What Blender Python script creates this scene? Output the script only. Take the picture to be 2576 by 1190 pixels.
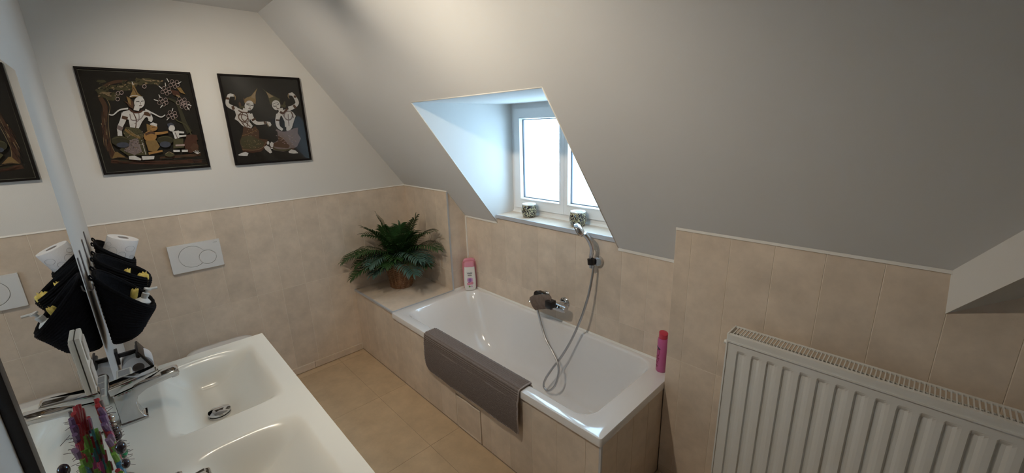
import bpy, bmesh, math, random
from mathutils import Vector, Matrix
random.seed(7)
for o in list(bpy.data.objects): bpy.data.objects.remove(o)
scene = bpy.context.scene
COL = scene.collection

# ------------------------------------------------------------------ camera
IMW, IMH, FPX = 2576.0, 1190.0, 1031.91
CAM = Vector((2.957, -1.7988, 1.6739))
YAW, PITCH, ROLL = 0.8099, 0.2634, -0.0294
FW = Vector((-math.sin(YAW)*math.cos(PITCH), math.cos(YAW)*math.cos(PITCH), -math.sin(PITCH)))
R0 = Vector((math.cos(YAW), math.sin(YAW), 0)); U0 = R0.cross(FW)
RT = math.cos(ROLL)*R0 + math.sin(ROLL)*U0
UP = -math.sin(ROLL)*R0 + math.cos(ROLL)*U0
cd = bpy.data.cameras.new('camera'); cam = bpy.data.objects.new('camera', cd); COL.objects.link(cam)
cd.sensor_width = 36.0; cd.sensor_fit = 'HORIZONTAL'; cd.lens = FPX*36.0/IMW; cd.clip_start = 0.02; cd.clip_end = 100
M = Matrix((RT, UP, -FW)).transposed().to_4x4(); M.translation = CAM; cam.matrix_world = M
scene.camera = cam
def ray(px, py): return FW + RT*((px-IMW/2)/FPX) - UP*((py-IMH/2)/FPX)
def hit(px, py, ax, val):               # where the sight line through a pixel meets a wall, floor or shelf plane
    d = ray(px, py); t = (val-CAM[ax])/d[ax]; return CAM + d*t

# ------------------------------------------------------------------ world, lights, exposure
SKY = 9.2
w = bpy.data.worlds.new('sky'); scene.world = w; w.use_nodes = True
bg = w.node_tree.nodes['Background']; bg.inputs[0].default_value = (0.46, 0.74, 1.0, 1); bg.inputs[1].default_value = SKY
vs = scene.view_settings; vs.view_transform = 'Standard'; vs.look = 'None'; vs.gamma = 1.0; vs.use_curve_mapping = False
vs.exposure = 0.09
WARM = (1.0, 0.88, 0.70)
# The warm pool of light on the slope, the small paired highlights in the bowl and the shadow edge in the dormer come from
# small ceiling spots above the frame: (x, aim point, watts, cone degrees, blend, colour); the bar itself is built below
LAMP_Y, LAMP_Z = -1.62, 2.26
HEADS = [(1.05, (0.00, -0.90, 1.10), 24, 122, 0.9, WARM),
         (1.45, (1.38, -0.82, 2.14), 19, 74, 1.0, WARM),
         (1.85, (1.85, -0.30, 0.65), 38, 122, 0.9, WARM)]

# ------------------------------------------------------------------ room measures (metres)
XS, XE = 0.5804, 2.2265          # bath: end at the shelf, end at the knee wall
W_, H_ = 0.6653, 0.5017          # bath width and rim height
P_ = 0.1533                      # corner pillar depth
Z1, K = 1.0444, 1.3162           # roof slope: z = Z1 - K*y
XW1, XW2, ZS, YT, RR = 0.9289, 1.8661, 1.1002, 0.5817, 0.159
ZT = Z1 + K*YT
B_ = 0.1483                      # knee wall depth
Q_ = 1.0006; ZC = Z1 + K*Q_      # ceiling starts
D_ = 1.9513                      # mirror wall
XR = 4.1                         # right wall
ZP = Z1 + K*P_; ZB = Z1 + K*B_
VX0, VX1, VY, VH = 1.035, 2.235, -1.478, 0.84

# ------------------------------------------------------------------ materials
MATS = {}
def nmat(name):
    m = bpy.data.materials.new(name); m.use_nodes = True; MATS[name] = m
    nt = m.node_tree; return m, nt, nt.nodes['Principled BSDF']
def flat(name, col, rough=0.5, metal=0.0, spec=0.5, coat=0.0, noise=0.0, nscale=30.0, bump=0.0, bscale=200.0):
    m, nt, b = nmat(name)
    b.inputs['Base Color'].default_value = (*col, 1); b.inputs['Roughness'].default_value = rough
    b.inputs['Metallic'].default_value = metal; b.inputs['Specular IOR Level'].default_value = spec
    b.inputs['Coat Weight'].default_value = coat; b.inputs['Coat Roughness'].default_value = 0.06
    tc = nt.nodes.new('ShaderNodeTexCoord')
    if noise:
        n = nt.nodes.new('ShaderNodeTexNoise'); n.inputs['Scale'].default_value = nscale; n.inputs['Detail'].default_value = 5
        nt.links.new(tc.outputs['Object'], n.inputs['Vector'])
        mx = nt.nodes.new('ShaderNodeMix'); mx.data_type = 'RGBA'
        mx.inputs[6].default_value = (*[max(0, c*(1-noise)) for c in col], 1); mx.inputs[7].default_value = (*[min(1, c*(1+noise)) for c in col], 1)
        nt.links.new(n.outputs['Fac'], mx.inputs[0]); nt.links.new(mx.outputs[2], b.inputs['Base Color'])
    if bump:
        n2 = nt.nodes.new('ShaderNodeTexNoise'); n2.inputs['Scale'].default_value = bscale; n2.inputs['Detail'].default_value = 4
        nt.links.new(tc.outputs['Object'], n2.inputs['Vector'])
        bp = nt.nodes.new('ShaderNodeBump'); bp.inputs['Strength'].default_value = bump; bp.inputs['Distance'].default_value = 0.002
        nt.links.new(n2.outputs['Fac'], bp.inputs['Height']); nt.links.new(bp.outputs['Normal'], b.inputs['Normal'])
    return m
def tilemat(name, col, rough=0.42):
    m, nt, b = nmat(name)
    tc = nt.nodes.new('ShaderNodeTexCoord'); oi = nt.nodes.new('ShaderNodeObjectInfo')
    ad = nt.nodes.new('ShaderNodeVectorMath'); ad.operation = 'ADD'
    sc = nt.nodes.new('ShaderNodeVectorMath'); sc.operation = 'SCALE'; sc.inputs['Scale'].default_value = 1.0
    nt.links.new(oi.outputs['Location'], sc.inputs[0]); nt.links.new(tc.outputs['Object'], ad.inputs[0]); nt.links.new(sc.outputs[0], ad.inputs[1])
    n = nt.nodes.new('ShaderNodeTexNoise'); n.inputs['Scale'].default_value = 9; n.inputs['Detail'].default_value = 7; n.inputs['Roughness'].default_value = 0.65
    nt.links.new(ad.outputs[0], n.inputs['Vector'])
    cr = nt.nodes.new('ShaderNodeValToRGB')
    cr.color_ramp.elements[0].position = 0.3; cr.color_ramp.elements[1].position = 0.72
    cr.color_ramp.elements[0].color = (*[c*0.86 for c in col], 1); cr.color_ramp.elements[1].color = (*[min(1, c*1.10) for c in col], 1)
    nt.links.new(n.outputs['Fac'], cr.inputs['Fac'])
    hv = nt.nodes.new('ShaderNodeHueSaturation')
    mr = nt.nodes.new('ShaderNodeMapRange'); mr.inputs['To Min'].default_value = 0.95; mr.inputs['To Max'].default_value = 1.05
    nt.links.new(oi.outputs['Random'], mr.inputs['Value']); nt.links.new(mr.outputs[0], hv.inputs['Value'])
    nt.links.new(cr.outputs[0], hv.inputs['Color']); nt.links.new(hv.outputs[0], b.inputs['Base Color'])
    b.inputs['Roughness'].default_value = rough; b.inputs['Specular IOR Level'].default_value = 0.35
    n2 = nt.nodes.new('ShaderNodeTexNoise'); n2.inputs['Scale'].default_value = 120; n2.inputs['Detail'].default_value = 3
    nt.links.new(ad.outputs[0], n2.inputs['Vector'])
    bp = nt.nodes.new('ShaderNodeBump'); bp.inputs['Strength'].default_value = 0.08; bp.inputs['Distance'].default_value = 0.002
    nt.links.new(n2.outputs['Fac'], bp.inputs['Height']); nt.links.new(bp.outputs['Normal'], b.inputs['Normal'])
    return m
def glassmat(name, tint=(1, 1, 1), ior=1.5):
    m = bpy.data.materials.new(name); m.use_nodes = True; nt = m.node_tree; MATS[name] = m
    for n in list(nt.nodes): nt.nodes.remove(n)
    out = nt.nodes.new('ShaderNodeOutputMaterial'); mix = nt.nodes.new('ShaderNodeMixShader')
    tr = nt.nodes.new('ShaderNodeBsdfTransparent'); tr.inputs[0].default_value = (*tint, 1)
    gl = nt.nodes.new('ShaderNodeBsdfGlossy'); gl.inputs['Roughness'].default_value = 0.02
    lw = nt.nodes.new('ShaderNodeLayerWeight'); lw.inputs['Blend'].default_value = 0.5
    pw = nt.nodes.new('ShaderNodeMath'); pw.operation = 'POWER'; pw.inputs[1].default_value = 5.0
    f0 = ((ior-1)/(ior+1))**2
    ma = nt.nodes.new('ShaderNodeMath'); ma.operation = 'MULTIPLY_ADD'; ma.inputs[1].default_value = 1-f0; ma.inputs[2].default_value = f0
    nt.links.new(lw.outputs['Facing'], pw.inputs[0]); nt.links.new(pw.outputs[0], ma.inputs[0]); nt.links.new(ma.outputs[0], mix.inputs[0]); nt.links.new(tr.outputs[0], mix.inputs[1]); nt.links.new(gl.outputs[0], mix.inputs[2])
    nt.links.new(mix.outputs[0], out.inputs['Surface']); return m
PAINT = flat('wall_paint', (0.74, 0.725, 0.70), 0.9, spec=0.2, noise=0.015, nscale=6, bump=0.10, bscale=260)
CEILP = flat('ceiling_paint', (0.735, 0.73, 0.725), 0.92, spec=0.2, noise=0.02, nscale=5, bump=0.10, bscale=260)
TILE = tilemat('wall_tile', (0.72, 0.60, 0.485))
FTILE = tilemat('floor_tile', (0.58, 0.43, 0.28), 0.38)
GROUT = flat('grout', (0.80, 0.71, 0.60), 0.9, noise=0.08, nscale=60)
FGROUT = flat('floor_grout', (0.36, 0.28, 0.21), 0.9, noise=0.08, nscale=60)
CAULK = flat('white_sealant', (0.82, 0.80, 0.76), 0.6, noise=0.02)
ALU = flat('aluminium_edge', (0.56, 0.58, 0.62), 0.4, metal=0.25, noise=0.04)
ENAMEL = flat('bath_enamel', (0.82, 0.80, 0.79), 0.12, spec=0.7, coat=1.0, noise=0.01)
BASINW = flat('basin_white', (0.83, 0.805, 0.735), 0.24, spec=0.5, coat=0.12, noise=0.01)
CERAM = flat('toilet_ceramic', (0.80, 0.81, 0.82), 0.12, spec=0.6, coat=0.4, noise=0.01)
CHROME = flat('chrome', (0.60, 0.61, 0.63), 0.07, metal=1.0, noise=0.02)
HOSEM = flat('hose_chrome', (0.50, 0.50, 0.51), 0.28, metal=1.0, noise=0.05)
BLACKM = flat('black_metal', (0.012, 0.012, 0.014), 0.38, noise=0.2)
BLACKP = flat('black_plastic', (0.010, 0.010, 0.012), 0.30, noise=0.2)
KNIT = flat('black_knit', (0.009, 0.010, 0.013), 0.95, spec=0.1, noise=0.5, nscale=150, bump=0.8, bscale=260)
ROD = flat('hook_metal', (0.20, 0.18, 0.18), 0.45, metal=0.6, noise=0.1)
PVC = flat('white_pvc', (0.80, 0.80, 0.80), 0.30, noise=0.01)
SEAL = flat('grey_seal', (0.12, 0.13, 0.15), 0.6, noise=0.1)
GLASS = glassmat('window_glass'); PGLASS = glassmat('picture_glass', ior=1.35)
RADW = flat('radiator_white', (0.72, 0.72, 0.70), 0.35, noise=0.015)
MATG = flat('bath_mat', (0.200, 0.165, 0.150), 0.95, spec=0.1, noise=0.35, nscale=190, bump=0.6, bscale=420)
HEM = flat('mat_hem', (0.40, 0.35, 0.335), 0.9, noise=0.1, nscale=80)
SOCK = flat('socket_white', (0.82, 0.77, 0.68), 0.35, noise=0.02)
SOCK2 = flat('socket_insert', (0.60, 0.55, 0.49), 0.4, noise=0.02)
CARTON = flat('carton', (0.72, 0.69, 0.62), 0.6, noise=0.03)
INK = flat('grey_ink', (0.36, 0.34, 0.33), 0.7, noise=0.35, nscale=420)
PAPER = flat('tissue_paper', (0.80, 0.80, 0.82), 0.9, noise=0.03, nscale=50, bump=0.3)
PAPERG = flat('tissue_pattern', (0.50, 0.51, 0.55), 0.9, noise=0.05)
CARD = flat('roll_core', (0.45, 0.42, 0.42), 0.9, noise=0.05)
YELLOW = flat('yellow_film', (0.80, 0.62, 0.16), 0.5, noise=0.35, nscale=60)
CLEARP = flat('pale_plastic', (0.72, 0.72, 0.70), 0.35, noise=0.08)
PINKC = flat('pink_cap', (0.72, 0.29, 0.38), 0.35, noise=0.03)
PINKB = flat('pink_bottle', (0.55, 0.12, 0.30), 0.28, noise=0.06)
PINKR = flat('pink_back_bottle', (0.62, 0.23, 0.27), 0.4, noise=0.05)
REDC = flat('red_cap', (0.56, 0.045, 0.085), 0.35, noise=0.05)
BOTW = flat('bottle_white', (0.82, 0.80, 0.77), 0.3, noise=0.01)
PURP = flat('purple_print', (0.34, 0.16, 0.45), 0.6, noise=0.2, nscale=200)
PINKP = flat('pink_print', (0.78, 0.30, 0.42), 0.6, noise=0.35, nscale=160)
LILAC = flat('lilac_print', (0.66, 0.38, 0.62), 0.6, noise=0.3, nscale=200)
GREENP = flat('green_print', (0.20, 0.34, 0.12), 0.6, noise=0.2)
NAVY = flat('navy_print', (0.05, 0.05, 0.09), 0.6, noise=0.2)
DKRED = flat('dark_red_print', (0.25, 0.01, 0.06), 0.6, noise=0.2)
LEAF = flat('palm_leaf', (0.026, 0.072, 0.020), 0.40, noise=0.5, nscale=14)
LEAFB = flat('palm_leaf_bluish', (0.055, 0.110, 0.090), 0.34, noise=0.4, nscale=14)
STEMG = flat('palm_stem', (0.045, 0.10, 0.03), 0.5, noise=0.3)
WICK = flat('wicker', (0.25, 0.125, 0.062), 0.6, noise=0.55, nscale=45, bump=0.4, bscale=300)
WICKL = flat('wicker_light', (0.34, 0.185, 0.09), 0.6, noise=0.4, nscale=45)
SOIL = flat('moss', (0.02, 0.025, 0.012), 0.95, noise=0.5)
TAUPE = flat('taupe_cloth', (0.175, 0.135, 0.115), 0.95, spec=0.1, noise=0.25, nscale=60, bump=0.5, bscale=500)
WOODW = flat('cabinet_white', (0.72, 0.70, 0.66), 0.45, noise=0.02)
JARW = flat('jar_white', (0.80, 0.84, 0.83), 0.2, noise=0.02)
FRAMEB = flat('frame_black', (0.008, 0.006, 0.006), 0.6, spec=0.15, noise=0.3, nscale=80)
# mottled candle jar glaze
m, nt, b = nmat('mottled_glaze'); JAR = m
tc = nt.nodes.new('ShaderNodeTexCoord'); n = nt.nodes.new('ShaderNodeTexNoise'); n.inputs['Scale'].default_value = 95; n.inputs['Detail'].default_value = 2; n.inputs['Distortion'].default_value = 1.6
oi = nt.nodes.new('ShaderNodeObjectInfo'); ad = nt.nodes.new('ShaderNodeVectorMath'); nt.links.new(tc.outputs['Object'], ad.inputs[0]); nt.links.new(oi.outputs['Location'], ad.inputs[1]); nt.links.new(ad.outputs[0], n.inputs['Vector'])
cr = nt.nodes.new('ShaderNodeValToRGB'); cr.color_ramp.elements[0].position = 0.50; cr.color_ramp.elements[1].position = 0.55
cr.color_ramp.elements[0].color = (0.012, 0.012, 0.03, 1); cr.color_ramp.elements[1].color = (0.50, 0.48, 0.30, 1)
nt.links.new(n.outputs['Fac'], cr.inputs['Fac']); nt.links.new(cr.outputs[0], b.inputs['Base Color']); b.inputs['Roughness'].default_value = 0.12; b.inputs['Coat Weight'].default_value = 0.5
# mirror
MIRR = flat('mirror_silver', (0.86, 0.88, 0.88), 0.0, metal=1.0)
EMIT = bpy.data.materials.new('lamp_glow'); EMIT.use_nodes = True
EMIT.node_tree.nodes['Principled BSDF'].inputs['Emission Color'].default_value = (1, 0.85, 0.6, 1); EMIT.node_tree.nodes['Principled BSDF'].inputs['Emission Strength'].default_value = 12

# ------------------------------------------------------------------ mesh helpers
ORG = {}
class MB:
    def __init__(s): s.v = []; s.f = []; s.m = []; s.sm = []
    def add(s, vs, fs, mi=0, smooth=False):
        o = len(s.v); s.v += [Vector(v) for v in vs]
        for f in fs: s.f.append([o+i for i in f]); s.m.append(mi); s.sm.append(smooth)
        return s
    def box(s, a, b, mi=0):
        x0, y0, z0 = a; x1, y1, z1 = b
        return s.add([(x0,y0,z0),(x1,y0,z0),(x1,y1,z0),(x0,y1,z0),(x0,y0,z1),(x1,y0,z1),(x1,y1,z1),(x0,y1,z1)],
                     [(0,3,2,1),(4,5,6,7),(0,1,5,4),(1,2,6,5),(2,3,7,6),(3,0,4,7)], mi)
    def prism(s, pts, d, mi=0, smooth=False):       # polygon pts (3D) extruded by vector d
        n = len(pts); d = Vector(d); a = [Vector(p) for p in pts]
        return s.add(a+[p+d for p in a], [tuple(reversed(range(n))), tuple(range(n, 2*n))]+[(i, (i+1) % n, n+(i+1) % n, n+i) for i in range(n)], mi, smooth)
    def rings(s, rings, mi=0, smooth=True, closed=True, cap0=False, cap1=False):
        n = len(rings[0]); vs = [p for r in rings for p in r]; fs = []
        for i in range(len(rings)-1):
            for j in range(n if closed else n-1):
                k = (j+1) % n; fs.append((i*n+j, i*n+k, (i+1)*n+k, (i+1)*n+j))
        if cap0: fs.append(tuple(reversed(range(n))))
        if cap1: fs.append(tuple((len(rings)-1)*n+j for j in range(n)))
        return s.add(vs, fs, mi, smooth)
    def lathe(s, prof, c=(0,0,0), seg=24, mi=0, ax=(0,0,1), cap0=True, cap1=True, smooth=True):
        ax = Vector(ax).normalized(); q = Vector((0,0,1)).rotation_difference(ax); c = Vector(c)
        rs = [[c+q @ Vector((r*math.cos(2*math.pi*j/seg), r*math.sin(2*math.pi*j/seg), z)) for j in range(seg)] for r, z in prof]
        return s.rings(rs, mi, smooth, True, cap0, cap1)
    def tube(s, path, r, seg=8, mi=0, caps=True):
        path = [Vector(p) for p in path]; n = len(path); rs = []
        t0 = (path[1]-path[0]).normalized(); up = Vector((0,0,1)) if abs(t0.z) < 0.9 else Vector((1,0,0)); nrm = t0.cross(up).normalized()
        for i, p in enumerate(path):
            t = (path[min(i+1,n-1)]-path[max(i-1,0)]).normalized()
            nrm = (nrm - t*nrm.dot(t)).normalized(); bn = t.cross(nrm)
            rr = r[i] if isinstance(r, (list, tuple)) else r
            rs.append([p+(nrm*math.cos(2*math.pi*j/seg)+bn*math.sin(2*math.pi*j/seg))*rr for j in range(seg)])
        return s.rings(rs, mi, True, True, caps, caps)
    def grid(s, rows, mi=0, smooth=True): return s.rings(rows, mi, smooth, False)
    def sphere(s, c, r, seg=10, rg=6, mi=0, sc=(1,1,1)):
        rs = []
        for i in range(1, rg):
            a = math.pi*i/rg
            rs.append([Vector(c)+Vector((r*sc[0]*math.sin(a)*math.cos(2*math.pi*j/seg), r*sc[1]*math.sin(a)*math.sin(2*math.pi*j/seg), -r*sc[2]*math.cos(a))) for j in range(seg)])
        return s.rings(rs, mi, True, True, True, True)
    def build(s, name, mats, parent=None, org=None, bevel=0, bseg=2, shade=False):
        if not isinstance(mats, (list, tuple)): mats = [mats]
        o0 = Vector(org) if org is not None else (ORG[parent.name].copy() if parent else Vector((0,0,0)))
        me = bpy.data.meshes.new(name)
        me.from_pydata([tuple(v-o0) for v in s.v], [], s.f)
        for i, p in enumerate(me.polygons): p.material_index = s.m[i]; p.use_smooth = s.sm[i]
        for mm in mats: me.materials.append(mm)
        bm = bmesh.new(); bm.from_mesh(me); bmesh.ops.recalc_face_normals(bm, faces=bm.faces)
        if bevel:
            es = [e for e in bm.edges if len(e.link_faces) == 2 and e.calc_face_angle(0) > 0.5]
            bmesh.ops.bevel(bm, geom=es, offset=bevel, segments=bseg, profile=0.6, affect='EDGES', clamp_overlap=True)
            for f in bm.faces: f.smooth = True
        bm.to_mesh(me); bm.free()
        if shade or bevel:
            for p in me.polygons: p.use_smooth = True
            try: me.set_sharp_from_angle(angle=math.radians(35))
            except Exception: pass
        return link(name, me, parent, o0)
def link(name, me, parent, o0):
    ob = bpy.data.objects.new(name, me); COL.objects.link(ob)
    if parent: ob.parent = parent; ob.location = Vector(o0)-ORG[parent.name]
    else: ob.location = o0
    ORG[ob.name] = Vector(o0); return ob
def tag(o, label, cat, group=None):
    o['label'] = label; o['category'] = cat
    if group: o['group'] = group
    return o
def thing(name, loc, label, cat, group=None):
    o = bpy.data.objects.new(name, None); COL.objects.link(o); o.location = loc; o.empty_display_size = 0.05
    ORG[o.name] = Vector(loc); return tag(o, label, cat, group)
def struct(o): o['kind'] = 'structure'; return o
def rrect(x0, x1, y0, y1, r, z, n=8):
    pts = []
    for cx, cy, a0 in ((x1-r, y1-r, 0), (x0+r, y1-r, 90), (x0+r, y0+r, 180), (x1-r, y0+r, 270)):
        for i in range(n+1):
            a = math.radians(a0+90*i/n); pts.append(Vector((cx+r*math.cos(a), cy+r*math.sin(a), z)))
    return pts
def smooth01(t): t = max(0, min(1, t)); return t*t*(3-2*t)
def spline(pts, n=12):
    pts = [Vector(p) for p in pts]; out = []
    for i in range(len(pts)-1):
        p0 = pts[max(i-1,0)]; p1 = pts[i]; p2 = pts[i+1]; p3 = pts[min(i+2, len(pts)-1)]
        for k in range(n):
            t = k/n; out.append(0.5*((2*p1)+(p2-p0)*t+(2*p0-5*p1+4*p2-p3)*t*t+(3*p1-p0-3*p2+p3)*t**3))
    return out+[pts[-1]]
# tiles: polygons in a wall plane given by origin o, axes u, v and outward normal n
TCACHE = {}
def tile(parent, o, u, v, n, poly, mat=None, thick=0.0011, gap=0.0012, name='tile'):
    mat = mat or TILE; o, u, v, n = Vector(o), Vector(u), Vector(v), Vector(n)
    us = [p[0] for p in poly]; vs_ = [p[1] for p in poly]; cu, cv = (min(us)+max(us))/2, (min(vs_)+max(vs_))/2
    rel = []
    for a, b_ in poly:
        a -= cu; b_ -= cv
        rel.append((round(a-math.copysign(gap, a), 4), round(b_-math.copysign(gap, b_), 4)))
    key = (mat.name, tuple(rel), tuple(u), tuple(v), thick)
    if key not in TCACHE:
        mb = MB(); e = 0.0004
        k = len(rel); pb = [u*a+v*b_-n*0.001 for a, b_ in rel]; pm = [u*a+v*b_+n*(thick-e) for a, b_ in rel]
        pt = [u*(a-math.copysign(e, a))+v*(b_-math.copysign(e, b_))+n*thick for a, b_ in rel]
        mb.add(pb+pm+pt, [tuple(2*k+i for i in range(k))]+[(i, (i+1) % k, k+(i+1) % k, k+i) for i in range(k)]+[(k+i, k+(i+1) % k, 2*k+(i+1) % k, 2*k+i) for i in range(k)])
        me = bpy.data.meshes.new(name); me.from_pydata([tuple(x) for x in mb.v], [], mb.f); me.materials.append(mat)
        bm = bmesh.new(); bm.from_mesh(me); bmesh.ops.recalc_face_normals(bm, faces=bm.faces)
        top = max(bm.faces, key=lambda f: f.calc_center_median().dot(n))
        if top.normal.dot(n) < 0: bmesh.ops.reverse_faces(bm, faces=bm.faces)
        bm.to_mesh(me); bm.free(); TCACHE[key] = me
    ob = bpy.data.objects.new(name, TCACHE[key]); COL.objects.link(ob); ob.parent = parent
    ob.location = o+u*cu+v*cv-ORG[parent.name]; ORG[ob.name] = o+u*cu+v*cv
    return ob
def tiles(parent, o, u, v, n, ul, vl, **kw):
    for i in range(len(ul)-1):
        for j in range(len(vl)-1):
            tile(parent, o, u, v, n, [(ul[i], vl[j]), (ul[i+1], vl[j]), (ul[i+1], vl[j+1]), (ul[i], vl[j+1])], **kw)
def cuts(a, b, first, step):
    out = [a]; x = first
    while x <= a+0.012: x += step
    while x < b-0.012: out.append(x); x += step
    return out+[b]
X_, Y_, Z_ = Vector((1,0,0)), Vector((0,1,0)), Vector((0,0,1))

# ------------------------------------------------------------------ room shell
T = 0.1
fl = struct(MB().box((-T, -D_-T, -0.1), (XR+T, 0.26, -0.004)).build('floor', FGROUT))
ux = cuts(0, XR, 0.07, 0.60); vy = cuts(-D_, -W_+0.01, -1.455, 0.60)
tiles(fl, (0,0,-0.004), X_, Y_, Z_, ux, vy, mat=FTILE, gap=0.0010)
tiles(fl, (0,0,-0.004), X_, Y_, Z_, cuts(XE, XR, 2.47, 0.6), [-W_+0.01, -0.255, -B_], mat=FTILE, gap=0.0010)
struct(MB().box((-T, -D_-T, ZC), (XR+T, -Q_, ZC+0.08)).build('ceiling', CEILP))
wl = struct(MB().box((-T, -D_-T, -0.1), (0, 0.26, ZC+0.08)).build('wall_left', PAINT))
MB().box((0, -D_, 0), (0.0015, -P_, ZP-0.003)).build('grout', GROUT, wl)
yl = cuts(-D_, -P_, -1.888, 0.15)
tiles(wl, (0.0015,0,0), Y_, Z_, X_, yl, [0.05, 0.652, ZP-0.003])
tiles(wl, (0.0015,0,0), Y_, Z_, X_, cuts(-D_, -W_, -1.62, 0.60), [0.0, 0.05], name='skirting_tile', thick=0.008)
struct(MB().box((-T, -D_-T, -0.1), (XR+T, -D_, ZC+0.08)).build('wall_front', PAINT))
struct(MB().box((XR, -D_-T, -0.1), (XR+T, 0.26, ZC+0.08)).build('wall_right', PAINT))
# window wall below the slope
wb = struct(MB().box((-T, 0, -0.1), (XR+T, 0.26, Z1+0.0)).box((XW1, 0, Z1), (XW2, 0.26, ZS-0.016)).build('wall_back', GROUT))
xj = [0.708+0.1475*i for i in range(-1, 12)]
xl = [XS]+[x for x in xj if XS+0.02 < x < XE-0.02]+[XE]
for i in range(len(xl)-1):
    a, b2 = xl[i], xl[i+1]
    tile(wb, (0,0,0), X_, Z_, -Y_, [(a, H_-0.02), (b2, H_-0.02), (b2, 0.634), (a, 0.634)])
    zt = ZS-0.016
    if b2 <= XW1 or a >= XW2: poly = [(a, .634), (b2, .634), (b2, Z1), (a, Z1)]
    elif a < XW1: poly = [(a, .634), (b2, .634), (b2, zt), (XW1, zt), (XW1, Z1), (a, Z1)]
    elif b2 > XW2: poly = [(a, .634), (b2, .634), (b2, Z1), (XW2, Z1), (XW2, zt), (a, zt)]
    else: poly = [(a, .634), (b2, .634), (b2, zt), (a, zt)]
    tile(wb, (0,0,0), X_, Z_, -Y_, poly)
# corner pillar (sloped top)
mb = MB(); mb.prism([(0, -P_, 0), (0, 0, 0), (0, 0, Z1), (0, -P_, ZP)], (XS, 0, 0))
wp = struct(mb.build('wall_pillar', GROUT))
for vl in ([H_, 0.652], [0.652, ZP-0.003]): tiles(wp, (0, -P_, 0), X_, Z_, -Y_, cuts(0, XS, 0.128, 0.15), vl)
tile(wp, (XS, 0, 0), Y_, Z_, X_, [(-P_, H_), (0, H_), (0, 0.652), (-P_, 0.652)])
tile(wp, (XS, 0, 0), Y_, Z_, X_, [(-P_, 0.652), (0, 0.652), (0, Z1-0.003), (-P_, ZP-0.003)])
MB().box((XS-0.003, -P_-0.006, H_), (XS+0.006, -P_+0.003, ZP-0.004)).build('corner_edge', ALU, wp)
MB().box((XS, -0.010, H_), (XS+0.010, 0.0, Z1)).build('sealant', CAULK, wp)
# knee wall behind the radiator
wk = struct(MB().prism([(XE, -B_, -0.1), (XE, 0, -0.1), (XE, 0, Z1), (XE, -B_, ZB)], (XR-XE, 0, 0)).build('wall_knee', GROUT))
tiles(wk, (0, -B_, 0), X_, Z_, -Y_, [XE]+[2.295+0.1487*i for i in range(0, 9)], [0.0, 0.037, 0.637, ZB-0.003])
# roof slope with the window opening, thick board
def S(y): return Z1-K*y
mb = MB(); nn = Vector((0, K, 1)).normalized()*0.0
def slab(x0, x1, y0, y1):
    mb.prism([(x0, y0, S(y0)), (x0, y1, S(y1)), (x0, y1, S(y1)+0.06), (x0, y0, S(y0)+0.06)], (x1-x0, 0, 0))
slab(0, XW1-.0008, -Q_, 0.0); slab(XW2+.0008, XR, -Q_, 0.0); slab(XW1-.0008, XW2+.0008, -Q_, -YT)
sl = struct(mb.build('ceiling_slope', CEILP))
# dormer reveals
mb = MB(); mb.prism([(XW1, -YT, ZT), (XW1, 0, Z1), (XW1, 0, ZS-0.016), (XW1, 0.26, ZS-0.016), (XW1, 0.26, ZT)], (-0.0007, 0, 0))
struct(mb.build('wall_reveal_left', PAINT))
mb = MB(); mb.prism([(XW2, -YT, ZT), (XW2, 0, Z1), (XW2, 0, ZS-0.016), (XW2, 0.26, ZS-0.016), (XW2, 0.26, ZT)], (0.0007, 0, 0))
struct(mb.build('wall_reveal_right', PAINT))
struct(MB().prism([(XW1-0.05, -YT, ZT), (XW1-0.05, 0.26, ZT), (XW1-0.05, 0.26, ZT+0.05), (XW1-0.05, -YT+0.035, ZT+0.05)], (XW2-XW1+0.1, 0, 0)).build('ceiling_dormer', PAINT))
# boxed beam running up under the slope on the right
A, Bp, Qp = Vector((3.025, -B_, S(-B_)+0.001)), Vector((3.035, -B_, 1.111)), Vector((3.222, -B_, S(-B_)+0.001))
dv = Vector((0.098, -0.128, 0.128*K))*6.5
struct(MB().prism([A, Bp, Qp], dv).build('trim_1', PAINT))
# white edge strips where tiles meet paint
def strip(i, pts, d):
    struct(MB().prism(pts, d).build('trim_%d' % i, CAULK))
e = 0.006
strip(2, [(0, -D_, ZP-0.004), (e, -D_, ZP-0.004), (0, -D_, ZP+0.003)], (0, D_-P_, 0))
strip(3, [(0, -P_, ZP-0.006), (0, -P_-e, ZP-0.006), (0, -P_, ZP+0.005)], (XS, 0, 0))
strip(4, [(XS, -P_, ZP-0.008), (XS+e, -P_, ZP-0.008), (XS, -P_, ZP+0.001)], (0, P_, -K*P_))
strip(5, [(XS, 0, Z1-0.007), (XS, -0.006, Z1-0.007), (XS, -0.006, Z1+0.006), (XS, 0, Z1)], (XW1-XS, 0, 0))
strip(6, [(XW2, 0, Z1-0.009), (XW2, -0.006, Z1-0.009), (XW2, -0.006, Z1+0.006), (XW2, 0, Z1)], (XE-XW2, 0, 0))
strip(7, [(XE, -B_, ZB-0.006), (XE, -B_-0.005, ZB-0.006), (XE, -B_-0.005, ZB+0.005), (XE, -B_, ZB)], (3.03-XE, 0, 0))
# white corner beads around the window opening in the slope
mb = MB()
for x in (XW1, XW2):
    mb.tube([(x, -YT, ZT), (x, 0, Z1)], 0.0028, 6)
mb.tube([(XW1, -YT, ZT), (XW2, -YT, ZT)], 0.0028, 6)
struct(mb.build('trim_8', CAULK))

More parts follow.
